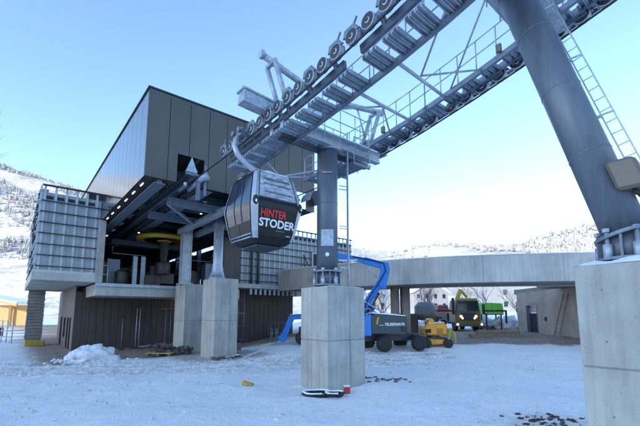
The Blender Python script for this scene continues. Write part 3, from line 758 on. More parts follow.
# ground floor
def cladding(mb, s0, s1, t0, t1, z0, z1, along, pitch=.45):
    if along == 't':
        t = t0
        while t < t1-.02: mb.lbox(s0, s1, t+.01, min(t1, t+pitch)-.01, z0, z1); t += pitch
    else:
        s = s0
        while s < s1-.02: mb.lbox(s+.01, min(s1, s+pitch)-.01, t0, t1, z0, z1); s += pitch
    return mb
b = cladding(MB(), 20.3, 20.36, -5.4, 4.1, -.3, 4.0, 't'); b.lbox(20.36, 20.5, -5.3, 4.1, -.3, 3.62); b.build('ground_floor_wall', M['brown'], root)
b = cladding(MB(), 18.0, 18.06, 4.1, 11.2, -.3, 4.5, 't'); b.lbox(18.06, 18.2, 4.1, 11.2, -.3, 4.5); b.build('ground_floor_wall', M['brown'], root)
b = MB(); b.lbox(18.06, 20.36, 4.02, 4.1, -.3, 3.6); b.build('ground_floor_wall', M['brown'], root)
# left return wall with doors and window strips
sw = MB(); ops = [(21.6,22.3,.0,2.25),(23.0,23.8,.0,2.25),(24.9,25.9,.7,2.25),(27.5,28.5,.0,2.3)]
cur = 20.37
for a, c, z0, z1 in ops:
    cladding(sw, cur, a, -5.4, -5.34, -.3, 4.38, 's', .6); sw.lbox(a, c, -5.4, -5.34, z1, 4.38)
    if z0 > 0: sw.lbox(a, c, -5.4, -5.34, -.3, z0)
    cur = c
cladding(sw, cur, 31, -5.4, -5.34, -.3, 4.38, 's', .6)
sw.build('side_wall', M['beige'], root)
for a, c, z0, z1 in ops:
    b = MB(); b.lbox(a, c, -5.3, -5.26, z0-.1, z1); nm = 'door' if z0 == 0 else 'window'
    d_ = b.build(nm, M['interior'], root)
    b = MB(); b.lbox(a, a+.07, -5.43, -5.31, z0, z1); b.lbox(c-.07, c, -5.43, -5.31, z0, z1); b.lbox(a+.07, c-.07, -5.43, -5.31, z1-.07, z1); b.build('frame', M['maroon'] if a > 27 else M['dark_batten'], d_)
# side wings with unfinished battened facades
def wing(name, s0, t0, t1, z0, z1, dt, dz, side, openings=()):
    w_ = MB(); w_.lbox(s0, s0+.3, t0, t1, z0, z1-.45)
    w_.lbox(s0+.3, 30, t0, t0+.3, z0, z1-.2) if side < 0 else w_.lbox(s0+.3, 26, t1-.3, t1, z0, z1-.2)
    wl = w_.build(name, M['board'], root)
    vb = MB(); t = t0+.12
    while t < t1-.05: vb.lbox(s0-.05, s0, t-.055, t+.055, z0+.03, z1-.02); t += dt
    vb.build('upright_batten', M['batten'], wl)
    hb = MB(); z = z0+.25
    while z < z1-.5: hb.lbox(s0-.13, s0-.05, t0-.03, t1+.02, z-.026, z+.026); z += dz
    hb.lbox(s0-.13, s0-.05, t0-.03, t1+.02, z1-.1, z1)
    hb.build('cross_batten', M['dark_batten'], wl)
    sl = MB(); t = t0+.18
    while t < t1-.3: sl.lbox(s0-.03, s0+.02, t+.02, t+dt-.17, z1-.85, z1-.66); t += dt
    sl.build('vent_slot', M['interior'], wl)
    return wl
wl = wing('wing_facade', 16.5, -7.85, TL-.02, 4.98, 10.05, .53, .64, -1)
b = MB(); rg = random.Random(5)
s = 16.9
while s < 22.5:                                        # brackets and insulation standing off the left flank
    for z in [5.1+.62*i for i in range(8)]:
        if rg.random() < .8: b.lbox(s, s+rg.uniform(.08,.3), -7.85-rg.uniform(.06,.2), -7.85, z, z+rg.uniform(.08,.35))
    s += .62
b.each('flank_bracket', M['dark_batten'], wl)
b = MB()
for z in [5.3+.62*i for i in range(8)]: b.lbox(16.4, 30, -8.0, -7.93, z, z+.06)
for k in range(20): b.lbox(16.6+.66*k, 16.7+.66*k, -7.95, -7.86, 5.0, 10)
b.build('flank_batten', M['batten'], wl)
b = MB(); b.lbox(16.32, 16.9, TL-.12, TL+.3, 4.41, 8.36); b.build('wing_column', M['concrete'], root, bevel=.01)
b = MB(); b.lbox(16.35, 30, -8.0, TL-.06, 4.42, 4.97); b.build('wing_slab', M['bridge'], root, bevel=.015)
b = MB(); b.lbox(16.34, 16.5, -8.0, TL-.02, 4.86, 5.0); b.build('drip_edge', M['batten'], root)
b = MB(); b.lbox(16.8, 30, TL-.7, TL+.0, 10.05, 10.15); b.build('wing_roof', M['machine'], root)
wr = wing('wing_facade', 16.5, 5.02, 17.3, 4.86, 9.92, .5, .6, 1)
b = MB(); b.lbox(16.3, 16.36, 12.2, 13.7, 6.3, 7.95); wn = b.build('window', M['interior'], root)
b = MB(); b.lbox(16.26, 16.36, 12.08, 12.2, 6.2, 8.07); b.lbox(16.26, 16.36, 13.7, 13.82, 6.2, 8.07); b.lbox(16.26, 16.36, 12.2, 13.7, 7.95, 8.07); b.build('frame', M['batten'], wn)
b = MB(); b.lbox(16.1, 30, 3.6, 17.3, 4.5, 4.85); b.build('wing_slab', M['bridge'], root, bevel=.015)
b = MB()
for t_ in (5.9, 6.5): b.lbox(16.2, 16.34, t_-.08, t_+.08, 4.86, 8.5)
b.each('facade_post', M['dark_batten'], root)
b = MB(); b.bar(P(16.0,10.9,7.7), P(15.7,11.9,5.4), .1); b.bar(P(16.0,10.5,5.3), P(15.7,12.0,5.2), .1); b.bar(P(16.0,10.9,7.7), P(16.0,11.2,5.3), .07); b.build('diagonal_brace', M['machine'], root)
b = MB(); t = 5.9
while t < 10.4: b.lbox(16.3, 16.4, t-.09, t+.09, 4.02, 4.47); t += .44
b.each('batten_stub', M['batten'], root)
# parapet studs along the top of the right wing
b = MB(); t = 5.2
while t < 17.2: b.lbox(16.52, 16.6, t-.05, t+.05, 9.45, 9.9); t += .5
b.each('parapet_stud', M['batten'], root)
# deck railing at the left end
b = MB()
for t_ in (-4.75,-4.2): b.tube([P(16.6,t_,4.36), P(16.6,t_,5.55)], .035, 6)
b.tube([P(16.6,-4.75,5.53), P(16.6,-4.2,5.53)], .03, 6); b.tube([P(16.6,-4.75,4.95), P(16.6,-4.2,4.95)], .025, 6)
b.build('deck_railing', M['galv'], root)
b = MB(); b.bar(P(16.3,1.15,3.55), P(16.3,.55,4.2), .08); b.build('deck_strut', M['galv_dark'], root)

# ------------------------------------------------------------------ lift terminal (the machine in the hall)
root = thing('lift_terminal', P(15, 0, 4.4), 'steel drive terminal under the station roof with yellow bullwheel and two track beams', 'lift machinery')
b = MB(); c = P(10.55,.45,4.5)
b.lathe([(.5,0),(.5,.06),(.44,.08),(.33,.5),(.28,.9),(.28,3.7)], c, (0,0,1), 24); b.build('flared_column', M['galv'], root)
b = MB(); c = (14.8,.05)
b.lbox(c[0]-.3,c[0]+.3,c[1]-.3,c[1]-.24,4.42,8.2); b.lbox(c[0]-.3,c[0]+.3,c[1]+.24,c[1]+.3,4.42,8.2); b.lbox(c[0]-.26,c[0]+.26,c[1]-.24,c[1]+.24,4.42,8.2); b.lbox(c[0]-.42,c[0]+.42,c[1]-.42,c[1]+.42,4.42,4.5)
b.build('square_column', M['galv'], root)
for k in range(6):
    w = k*math.pi/3; b = MB(); e = U*math.cos(w)+V*math.sin(w); b.tube([P(10.55,.45,4.5)+e*.43, P(10.55,.45,4.72)+e*.43], .03, 6); b.build('anchor_bolt', M['galv_dark'], root)
for side in (-1, 1):
    t_ = side*GT
    b = MB(); b.bar(P(6.62,t_,8.95), P(26,t_,8.95), .12, .4); b.bar(P(6.62,t_,9.17), P(26,t_,9.17), .3, .05); b.bar(P(6.62,t_,8.74), P(26,t_,8.74), .36, .05)
    b.bar(P(7,t_+side*-.5,8.7), P(26,t_+side*-.5,8.7), .1, .25)
    tb = b.build('track_beam', M['galv_dark'], root)
    for k in range(26):
        s_ = 7.4+.55*k; w_ = MB(); w_.lathe([(.1,-.07),(.22,-.06),(.22,.06),(.1,.07)], P(s_,t_-side*.25,8.62), V, 14); w_.build('drive_tyre', M['rubber'], tb)
    b = MB(); b.bar(P(7,t_-side*.8,8.45), P(24,t_-side*.8,8.45), .55, .03)
    for k in range(9): b.tube([P(7.5+k*2,t_-side*1.08,8.45), P(7.5+k*2,t_-side*1.08,9.3)], .02, 6)
    b.tube([P(7.5,t_-side*1.08,9.3), P(23.5,t_-side*1.08,9.3)], .02, 6)
    b.build('inspection_walk', M['galv_dark'], root)
    # flared entry guide at the end of the track
    b = MB(); e = P(5.6,t_,8.75)
    b.prism([P(6.38,t_-.5,8.95), P(6.38,t_+.05,8.95), P(6.42,t_-.22,9.7)], U*.06); b.build('entry_plate', M['galv'], root)
    b = MB(); b.tube([P(7.6,t_+.1,8.5), P(6.7,t_+.1,8.55), P(6.25,t_+.2,8.7), P(6.05,t_+.45,8.85)], [.1,.11,.14,.2], 12); b.tube([P(7.6,t_-.35,8.4), P(6.6,t_-.4,8.35), P(6.1,t_-.6,8.25)], .07, 8); b.build('entry_horn', M['silver'], root)
    b = MB(); b.bar(P(6.35,t_+.4,7.95), P(6.35,t_+.4,9.4), .12); b.bar(P(6.4,t_-.5,8.86), P(6.4,t_+.5,8.86), .1); b.bar(P(6.4,t_+.1,7.7), P(6.4,t_+.1,8.8), .16); b.build('entry_frame', M['galv_dark'], root)
b = MB()
for i in range(10):
    pass
b.add([P(5.6+.9*i/9, 4.0+.5*math.cos(math.pi*j/8), 8.75+.62*math.sin(math.pi*j/8)) for i in range(10) for j in range(9)], [(i*9+j, i*9+j+1, (i+1)*9+j+1, (i+1)*9+j) for i in range(9) for j in range(8)], True)
b.build('entry_hood', M['silver'], root)
for s_ in (9.2, 12.6, 23):
    b = MB(); b.bar(P(s_,-3.0,8.2), P(s_,3.0,8.2), .28, .36); b.bar(P(s_,-3.0,8.4), P(s_,3.0,8.4), .4, .04); b.build('cross_beam', M['galv_dark'], root)
b = MB(); b.bar(P(8,-.3,8.0), P(15.2,-.3,8.0), .3, .34); b.bar(P(8,.9,8.0), P(15.2,.9,8.0), .3, .34); b.bar(P(9.2,-2.9,8.05), P(12.6,-.3,8.05), .14); b.bar(P(9.2,2.9,8.05), P(12.6,.9,8.05), .14); b.build('main_girder', M['galv'], root)
b = MB(); b.tube([P(8.3,1.2,8.5), P(10.4,1.6,8.6)], .2, 14); b.build('tension_cylinder', M['silver'], root)
# yellow bullwheel
bw = MB(); c = P(17.8,-.5,7.85)
bw.lathe([(1.35,-.1),(1.85,-.13),(1.9,0),(1.85,.13),(1.35,.1),(1.35,-.1)], c, (0,0,1), 48); bw.lathe([(.5,-.16),(.5,.16)], c, (0,0,1), 20)
for k in range(6):
    w = k*math.pi/3+.2; e = U*math.cos(w)+V*math.sin(w); bw.bar(c+e*.4, c+e*1.5, 1.1, .1)
bw.build('bullwheel', M['yellow'], root)
b = MB(); b.lathe([(.36,-.0),(.2,-1.5),(.5,-1.55),(.5,-2.4)], P(17.8,-.5,7.7), (0,0,1), 20); b.lbox(18.6,20.2,-1.4,.6,4.7,5.5); b.lbox(20.4,22,-2.9,-1.5,4.36,5.9); b.tube([P(18.6,2.0,5.3), P(20.8,2.0,5.3)], .55, 16); b.lbox(18.8,20.6,1.5,2.5,4.36,4.8)
rq = random.Random(31)
for k in range(26):
    s_, t_ = rq.uniform(17.5,30), rq.uniform(-4.2,4.2); h_ = rq.uniform(.4,1.7); q = rq.uniform(.2,.6)
    if abs(t_+2.05) < .6 and s_ < 19: continue
    if k % 3: b.lbox(s_-q, s_+q, t_-q*.8, t_+q*.8, 4.36, 4.36+h_)
    else: b.lathe([(q*.7,0),(q*.7,h_),(q*.4,h_+.15)], P(s_,t_,4.36), (0,0,1), 14)
for k in range(7): t_ = rq.uniform(-4,4); z_ = rq.uniform(5.6,8); b.tube([P(17.5,t_,z_), P(rq.uniform(22,32),t_+rq.uniform(-1,1),z_)], .06, 6)
b.build('drive_unit', M['machine_brown'], root, bevel=.03)
b = MB(); b.lbox(17.6,18.4,2.6,3.3,4.36,6.4); b.lbox(22,22.8,-3.6,-2.7,4.36,6.5); b.lbox(18.2,19.0,-4.0,-3.2,4.36,6.2); b.each('switch_cabinet', M['galv_dark'], root, bevel=.02)
for t_ in (-2.3,-1.78):
    b = MB(); b.lbox(18.0,18.2,t_-.14,t_+.14,4.36,6.5); b.build('guide_post', M['galv'], root)
b = MB(); b.tube([P(17.2,-3.9,6.9), P(17.2,-3.9,6.45), P(17.2,-1.9,6.45)], .03, 6); b.tube([P(17.2,.2,6.45), P(17.2,2.9,6.45), P(17.2,2.9,7.1)], .03, 6); b.each('guard_rail', M['galv_dark'], root)

# ------------------------------------------------------------------ bridge
root = thing('concrete_bridge', (10, 24, 0), 'long curved concrete bridge with plain parapet joining the station behind the boom lift', 'bridge')
CRV = [(-3.5,31.0),(-1.8,29.2),(0,27.75),(2.4,26.0),(4.74,24.7),(7.5,23.3),(10,22.5),(12.5,21.95),(15,21.6),(19,21.4),(26,21.6),(40,23)]
ZB, ZT = 4.4, 6.06
def ribbon(pts, off, z0, z1, th):
    b = MB(); n = len(pts); q = []
    for i in range(n):
        d = Vector((*pts[min(i+1,n-1)],0))-Vector((*pts[max(i-1,0)],0)); nn = Vector((-d.y, d.x, 0)).normalized()
        p = Vector((*pts[i],0)); q.append((p+nn*off, p+nn*(off+th)))
    for (a, c), (e, f) in zip(q, q[1:]):
        z = lambda v, h: Vector((v.x, v.y, h))
        b.hexa([z(a,z0), z(e,z0), z(f,z0), z(c,z0), z(a,z1), z(e,z1), z(f,z1), z(c,z1)])
    return b
def dens(pts, k=5):
    out = []
    n = len(pts)
    for i in range(n-1):
        p0, p1, p2, p3 = [Vector((*pts[max(0,min(n-1,j))],0)) for j in (i-1,i,i+1,i+2)]
        for u in range(k):
            t = u/k; t2 = t*t; t3 = t2*t
            v = .5*((2*p1)+(p2-p0)*t+(2*p0-5*p1+4*p2-p3)*t2+(3*p1-p0-3*p2+p3)*t3); out.append((v.x, v.y))
    return out+[pts[-1]]
CD = dens(CRV)
def smooth_ribbon(off, z0, z1, th):
    b = MB(); n = len(CD); A = []
    for i in range(n):
        d = Vector((*CD[min(i+1,n-1)],0))-Vector((*CD[max(i-1,0)],0)); nn = Vector((-d.y, d.x, 0)).normalized(); p = Vector((*CD[i],0))
        a, c = p+nn*off, p+nn*(off+th)
        A += [(a.x,a.y,z0),(c.x,c.y,z0),(c.x,c.y,z1),(a.x,a.y,z1)]
    fs = [(i*4+j, (i+1)*4+j, (i+1)*4+(j+1)%4, i*4+(j+1)%4) for i in range(n-1) for j in range(4)]+[(3,2,1,0),((n-1)*4,(n-1)*4+1,(n-1)*4+2,(n-1)*4+3)]
    return b.add(A, fs)
smooth_ribbon(0, ZB, ZT, .32).build('parapet', M['bridge'], root, bevel=.02)
smooth_ribbon(4.0, ZB, ZT, .3).build('parapet', M['bridge'], root, bevel=.02)
smooth_ribbon(.32, ZB+.05, ZB+.5, 3.68).build('slab', M['dark_concrete'], root)
smooth_ribbon(-.03, ZT+.002, ZT+.06, .38).build('parapet_snow', M['snow'], root)
b = MB()
for i in range(3, len(CD)-1, 9):                     # shutter joints on the parapet face
    p = Vector((*CD[i],0)); d = (Vector((*CD[i+1],0))-p).normalized(); nn = Vector((-d.y,d.x,0))
    b.hexa([p+d*a-nn*e+Vector((0,0,h)) for h in (ZB+.02, ZT-.02) for a, e in ((-.008,.005),(.008,.005),(.008,-.02),(-.008,-.02))])
b.each('shutter_joint', M['dark_concrete'], root)
for x, y, r_ in ((5.45,27.0,.32),(6.25,27.3,.36)):
    b = MB(); b.lathe([(r_,0),(r_,ZB+.5)], (x,y,-.1), (0,0,1), 20); b.build('column', M['dark_concrete'], root)
b = MB(); b.lathe([(.34,0),(.34,ZB+.5)], (-1.2,31.5,-.1), (0,0,1), 20); b.build('column', M['dark_concrete'], root)
# underpass wall at the right with a doorway, and the deck above it
A_, B_ = Vector((19.6,37.0,0)), Vector((18.6,25.6,0))
d = (B_-A_).normalized(); nn = Vector((-d.y,d.x,0)); 
if nn.x > 0: nn = -nn
def W_(a, z, e=0): v = A_+d*a+nn*e; return Vector((v.x,v.y,z))
def wbox(mb, a0, a1, z0, z1, e0=-.4, e1=0): mb.hexa([W_(a0,z0,e0),W_(a1,z0,e0),W_(a1,z0,e1),W_(a0,z0,e1),W_(a0,z1,e0),W_(a1,z1,e0),W_(a1,z1,e1),W_(a0,z1,e1)]); return mb
Lw = (B_-A_).length; b = MB(); d0, d1 = 1.9, 4.0
wbox(b, 0, d0, 0, 4.47); wbox(b, d0, d1, 3.3, 4.47); wbox(b, d1, Lw, 0, 4.47); b.build('underpass_wall', M['wall_concrete'], root, bevel=.01)
b = MB(); b.box(19.9, 40, 25.8, 38, ZB+.05, ZB+.5); b.box(17.0,19.9,25.8,29,ZB+.05,ZB+.45); b.build('underpass_roof', M['dark_concrete'], root)
b = MB(); wbox(b, d0+.05, d1-.05, .75, 2.55, -.3, -.24); dr = b.build('door', M['interior'], root)
b = MB(); wbox(b, d0, d0+.08, .7, 3.3, -.38, .03); wbox(b, d1-.08, d1, .7, 3.3, -.38, .03); wbox(b, d0+.08, d1-.08, 3.22, 3.3, -.38, .03); b.build('frame', M['galv_dark'], dr)
b = MB(); wbox(b, d0+.1, d1-.1, 2.58, 3.2, -.3, -.26); b.build('transom_glass', M['silver'], dr)
b = MB(); wbox(b, 5.3, 5.5, 1.9, 2.2, 0, .08); wbox(b, 10.1,10.3,1.1,1.4,0,.08); b.each('socket_box', M['interior'], root)
# ladder leaning on the underpass wall
b = MB(); a = 8.3
for e in (0, .85): b.bar(W_(a+e*.9,.62,1.0), W_(a+.1+e*.75,4.0,.05), .07, .09)
for k in range(11):
    q = (k+.6)/11.6; b.bar(W_(a,.62,1.0).lerp(W_(a+.1,4.0,.05), q), W_(a+.77,.62,1.0).lerp(W_(a+.74,4.0,.05), q), .05, .04)
b.build('ladder', M['old_timber'], None, label='pale wooden ladder leaning against the underpass wall', category='ladder')

# ------------------------------------------------------------------ wheels
def wheel(root, c, ax, r, w, tm, rm, name='wheel'):
    b = MB(); hw = w/2
    b.lathe([(r*.55,-hw*.9),(r*.9,-hw),(r,-hw*.75),(r,hw*.75),(r*.9,hw),(r*.55,hw*.9)], c, ax, 22)
    nn = 18; a = Vector(ax).normalized(); u = a.orthogonal().normalized(); v = a.cross(u)
    for k in range(nn):                                  # tread lugs
        t = 2*math.pi*k/nn; e = u*math.cos(t)+v*math.sin(t); 
        b.bar(Vector(c)+e*(r+.005)-a*hw*.85, Vector(c)+e*(r+.005)+a*hw*.0, r*.13, r*.07, e); t += math.pi/nn; e = u*math.cos(t)+v*math.sin(t); b.bar(Vector(c)+e*(r+.005), Vector(c)+e*(r+.005)+a*hw*.85, r*.13, r*.07, e)
    o = b.build(name, tm, root)
    b = MB()
    b.lathe([(0,-hw*.7),(r*.2,-hw*.7),(r*.22,-hw*.45),(r*.5,-hw*.4),(r*.58,-hw*.92),(r*.58,hw*.92),(r*.5,hw*.4),(r*.22,hw*.45),(r*.2,hw*.7),(0,hw*.7)], c, ax, 18); b.build('rim', rm, o)
    return o

# ------------------------------------------------------------------ blue boom lift
root = thing('boom_lift', (4.2, 22.9, G0(4.2,22.9)), 'blue articulated boom lift with charcoal counterweight, its boom raised behind the middle pier', 'boom lift', 'blue boom lifts')
g = G0(4.2,22.9); fx = Vector((.95,.31,0)).normalized(); fy = Vector((-fx.y,fx.x,0)); C0 = Vector((3.85,22.8,g))
def B(a, c, z): return C0+fx*a+fy*c+Vector((0,0,z))
b = MB(); b.hexa([B(a,c,z) for z in (.55,1.0) for a,c in ((-1.7,-.55),(2.1,-.55),(2.1,.55),(-1.7,.55))]); b.hexa([B(a,c,z) for z in (.62,.9) for a,c in ((1.55,-1.0),(1.95,-1.0),(1.95,1.0),(1.55,1.0))]); b.hexa([B(a,c,z) for z in (.62,.9) for a,c in ((-.75,-1.0),(-.35,-1.0),(-.35,1.0),(-.75,1.0))]); b.lathe([(.6,1.0),(.6,1.2)], B(0,0,0), (0,0,1), 20); b.build('chassis', M['machine'], root, bevel=.03)
for a in (-.55, 1.75):
    for c in (-1.1, 1.05): wheel(root, B(a,c,.43), fy, .43, .38, M['rubber'], M['galv_dark'])
def shell(prof, c0, c1):      # outline in (a,z) extruded across
    b = MB(); b.prism([B(a,c0,z) for a,z in prof], fy*(c1-c0)); return b
B_ = B
def B(a, c, z): return B_(a, c, z-.2)
b = shell([(-1.3,1.2),(.8,1.12),(.97,1.25),(1.0,2.1),(.85,2.2),(-1.12,2.36),(-1.3,2.26)], -1.18, -.5); cw = b.build('counterweight', M['charcoal'], root, bevel=.05)
b = shell([(-1.3,1.2),(.8,1.12),(.97,1.25),(1.0,2.1),(.85,2.2),(-1.12,2.36),(-1.3,2.26)], .5, 1.18); b.build('counterweight', M['charcoal'], root, bevel=.05)
b = shell([(-1.95,1.1),(-1.32,1.1),(-1.32,2.3),(-1.95,2.2)], -1.15, 1.1); b.hexa([B(a,c,z) for z in (1.2,1.9) for a,c in ((-1.3,-.48),(1.2,-.48),(1.2,.48),(-1.3,.48))]); b.build('turret', M['blue'], root, bevel=.04)
b = shell([(-1.2,2.365),(.85,2.21),(.85,2.26),(0,2.35),(-1.2,2.43)], -1.16, -.52); b.build('cover_snow', M['snow'], root)
def on_cw(a0, z0): return lambda x, y: B(a0+x, -1.186, z0+y)
text('FELBERMAYR', 'white_lettering', on_cw(-.5,1.66), None, None, .17, 1.3, M['white'], cw, .03)
text('www.', 'white_lettering', on_cw(-.86,1.66), None, None, .07, .28, M['white'], cw, .0)
b = MB(); b.hexa([B(-1.22+k*.16*(z-1.3)/.6+q,e,z) for z in (1.75,2.15) for k in (1,) for q,e in ((0,-1.19),(.14,-1.19),(.14,-1.17),(0,-1.17))]); b.build('warning_patch', M['yellow'], cw)
def X(px, z, y=22.7): return Vector((px, y, z))
b = MB(); b.bar(X(2.5,2.6), X(3.95,4.75), .34, .42, (1,0,0)); b.bar(X(2.55,2.15,22.9), X(3.3,3.0,22.9), .3,.4,(1,0,0)); lb = b.build('lower_boom', M['blue'], root, bevel=.03)
b = MB(); b.tube([X(2.6,3.3,22.45), X(4.2,2.3,22.45)], .05, 8); b.tube([X(2.4,3.2,22.95), X(3.9,2.3,22.95)], .05, 8); b.each('link_rod', M['galv'], root)
b = MB(); b.prism([X(3.55,4.2,22.45), X(4.0,4.0,22.45), X(4.28,5.15,22.45), X(4.22,5.62,22.45), X(3.75,5.6,22.45), X(3.72,5.0,22.45)], Vector((0,.5,0))); b.build('elbow', M['blue'], root, bevel=.03)
b = MB(); b.bar(X(4.1,5.4), X(2.7,5.78), .34, .4); b.bar(X(2.7,5.78), X(.75,6.12), .27, .3); b.build('upper_boom', M['blue'], root, bevel=.02)
b = MB(); b.tube([X(3.5,4.7,22.42), X(2.75,5.45,22.42)], .05, 8); b.build('boom_ram', M['galv'], root)
b = MB(); b.hexa([X(x,z,y) for z in (5.74,5.80) for x,y in ((2.3,22.53),(1.2,22.53),(1.2,22.55),(2.3,22.55))]); b.build('boom_marking', M['white'], root)
b = MB()
for z in (4.9,5.4,6.0):
    b.tube([X(-.15,z,22.2), X(.75,z,22.2), X(.75,z,23.3), X(-.15,z,23.3), X(-.15,z,22.2)], .025, 6)
for x, y in ((-.15,22.2),(.75,22.2),(.75,23.3),(-.15,23.3)): b.tube([X(x,4.9,y), X(x,6.0,y)], .025, 6)
b.box(-.15,.75,22.2,23.3,4.85,4.9); b.bar(X(.75,5.0,22.7), X(.75,6.1,22.7), .15); b.build('basket', M['blue'], root)
b = MB(); b.tube([X(2.5,2.4,22.4), X(2.9,3.35,22.42), X(3.7,4.55,22.42), X(4.0,5.1,22.4), X(3.9,5.55,22.4), X(3.2,5.75,22.45), X(2.0,6.0,22.5)], .035, 6); b.each('hose', M['cable'], root)
b = MB(); b.tube([X(2.9,2.6,22.5), X(3.6,3.75,22.46)], .075, 10); b.build('ram', M['machine'], root)
b = MB()
for k in range(7): b.hexa([B(a,-1.19,1.3+.035*k+h) for h in (0,.018) for a in (.5,)] and [B(a,c,1.3+.05*k+h) for h in (0,.022) for a,c in ((.5,-1.195),(.9,-1.195),(.9,-1.175),(.5,-1.175))])
b.build('vent_grille', M['interior'], cw)
b = MB(); b.lathe([(.07,0),(.07,.1),(.04,.14),(0,.14)], B(-1.5,-.9,2.25), (0,0,1), 12); b.build('beacon', M['orange_yellow'], root)
b = MB(); b.tube([B(-1.9,-1.1,2.2), B(-1.9,-1.1,2.6), B(-1.4,-1.1,2.65), B(-1.38,-1.1,2.3)], .025, 6); b.build('grab_rail', M['galv'], root)
# second blue lift mostly behind the pier
c0 = Vector((-1.9,25.2,G0(-1.9,25.2)))
root = thing('boom_lift', c0, 'low blue lift with its bent arm folded down, half hidden left of the middle pier', 'boom lift', 'blue boom lifts')
def D(x, y, z): return c0+Vector((x,y,z))
b = MB(); b.bar(D(-.55,0,.35), D(0,0,1.75), .34, .4, (1,0,0)); b.bar(D(-.1,0,1.72), D(1.6,0,1.85), .36, .34); b.bar(D(-.75,0,.2), D(-.45,0,.55), .5, .5); b.build('arm', M['blue'], root, bevel=.03)
b = MB(); b.hexa([D(a,c,z) for z in (.4,1.1) for a,c in ((.5,-.6),(2.4,-.6),(2.4,.6),(.5,.6))]); b.build('chassis', M['machine'], root, bevel=.03)
for a in (.7, 2.1):
    for c in (-.7,.7): wheel(root, D(a,c,.4), Vector((0,1,0)), .4, .3, M['rubber'], M['galv_dark'])
b = MB(); b.bar(D(-.1,-.2,1.91), D(1.5,-.2,2.04), .3, .03); b.build('arm_snow', M['snow'], root)
b = MB()
for x in (-1.35,-1.0): 
    for z in (.1,.95): b.tube([D(x,-.4,z), D(x,.4,z)], .025, 6)
    for y in (-.4,.4): b.tube([D(x,y,.1), D(x,y,.95)], .025, 6)
b.box(c0.x-1.35,c0.x-1.0,c0.y-.4,c0.y+.4,c0.z+.1,c0.z+.14); b.build('platform_cage', M['galv_dark'], root)

# ------------------------------------------------------------------ yellow compact lift
c0 = Vector((7.15,23.7,G0(7.15,23.7)))
def D(x, y, z): return c0+Vector((x,y,z))*.78
root = thing('compact_lift', c0, 'orange-yellow compact work lift with rounded covers parked under the bridge', 'work lift')
b = MB(); b.prism([D(-.95,-.6,.95),D(1.0,-.6,.95),D(1.02,-.6,1.5),D(.85,-.6,1.95),D(-.55,-.6,1.85),D(-.95,-.6,1.6)], Vector((0,1.2,0))); b.build('cover', M['orange_yellow'], root, bevel=.1)
b = MB(); b.prism([D(-.6,-.35,1.8),D(.1,-.35,1.9),D(-.02,-.35,2.25),D(-.3,-.35,2.32),D(-.55,-.35,2.15)], Vector((0,.7,0))); b.build('arm_joint', M['orange_yellow'], root, bevel=.06)
b = MB(); b.prism([D(-1.1,-.55,.25),D(.95,-.55,.25),D(.95,-.55,.62),D(-1.1,-.55,.7)], Vector((0,1.1,0))); b.build('chassis', M['orange_yellow'], root, bevel=.04)
b = MB(); b.lathe([(.35,.47),(.35,.76)], D(0,0,0), (0,0,1), 18); b.hexa([D(a_,c_,z_) for z_ in (+.68,+.8) for a_,c_ in ((-.9,-.45),(+.9,-.45),(+.9,+.45),(-.9,+.45))]); b.build('slew_ring', M['machine'], root)
b = MB(); b.hexa([D(a_,c_,z_) for z_ in (+1.15,+1.45) for a_,c_ in ((-.8,-.61),(-.35,-.61),(-.35,-.58),(-.8,-.58))]); b.build('control_panel', M['interior'], root)
for a in (-.75,.95):
    for c in (-.65,.65): wheel(root, D(a,c,.35), Vector((0,1,0)) if a < 0 else Vector((.35,1,0)), .28, .22, M['rubber'], M['galv_dark'])
b = MB(); b.bar(D(.95,-.75,.65), D(1.15,-.75,1.55), .1); b.bar(D(1.0,-.75,1.5), D(1.5,-.75,1.1), .08); b.bar(D(1.5,-.75,1.1), D(1.5,-.75,.4), .08); b.build('drawbar', M['yellow'], root)

b = MB()
for k in range(6): b.hexa([D(a_,c_,z_) for z_ in (+1.1+.07*k,+1.13+.07*k) for a_,c_ in ((+.1,-.612),(+.6,-.612),(+.6,-.59),(+.1,-.59))])
b.build('vent_grille', M['machine'], root)
b = MB(); b.tube([D(-.4,-.3,2.2), D(-.75,-.45,1.9), D(-.8,-.62,1.3), D(-.6,-.62,.8)], .025, 6); b.build('hose', M['cable'], root)
b = MB(); b.prism([D(-.5,-.5,1.87),D(.8,-.5,1.97),D(.8,-.5,2.0),D(-.5,-.5,1.91)], Vector((0,1.0,0))); b.build('snow', M['snow'], root)
def D(x, y, z): return c0+Vector((x,y,z))
# ------------------------------------------------------------------ truck with crane
c0 = Vector((14.5,36.5,.82))
root = thing('utility_truck', c0, 'dark olive truck facing us with headlights on and a yellow crane folded behind its cab', 'truck')
b = MB(); b.prism([D(-1.25,0,.75),D(1.25,0,.75),D(1.25,0,1.9),D(1.1,0,3.05),D(-1.1,0,3.05),D(-1.25,0,1.9)], Vector((0,1.9,0))); b.build('cab', M['olive'], root, bevel=.1)
b = MB(); b.add([D(-1.05,-.03,1.95),D(1.05,-.03,1.95),D(.95,-.012,2.9),D(-.95,-.012,2.9)], [(0,1,2,3)]); b.build('windscreen', M['glass'], root)
b = MB(); b.box(c0.x-.75,c0.x+.75,c0.y-.05,c0.y-.01,c0.z+1.1,c0.z+1.75); b.build('grille', M['machine'], root)
b = MB(); b.box(c0.x-1.3,c0.x+1.3,c0.y-.25,c0.y+.1,c0.z+.45,c0.z+.85); b.build('front_bumper', M['olive'], root, bevel=.04)
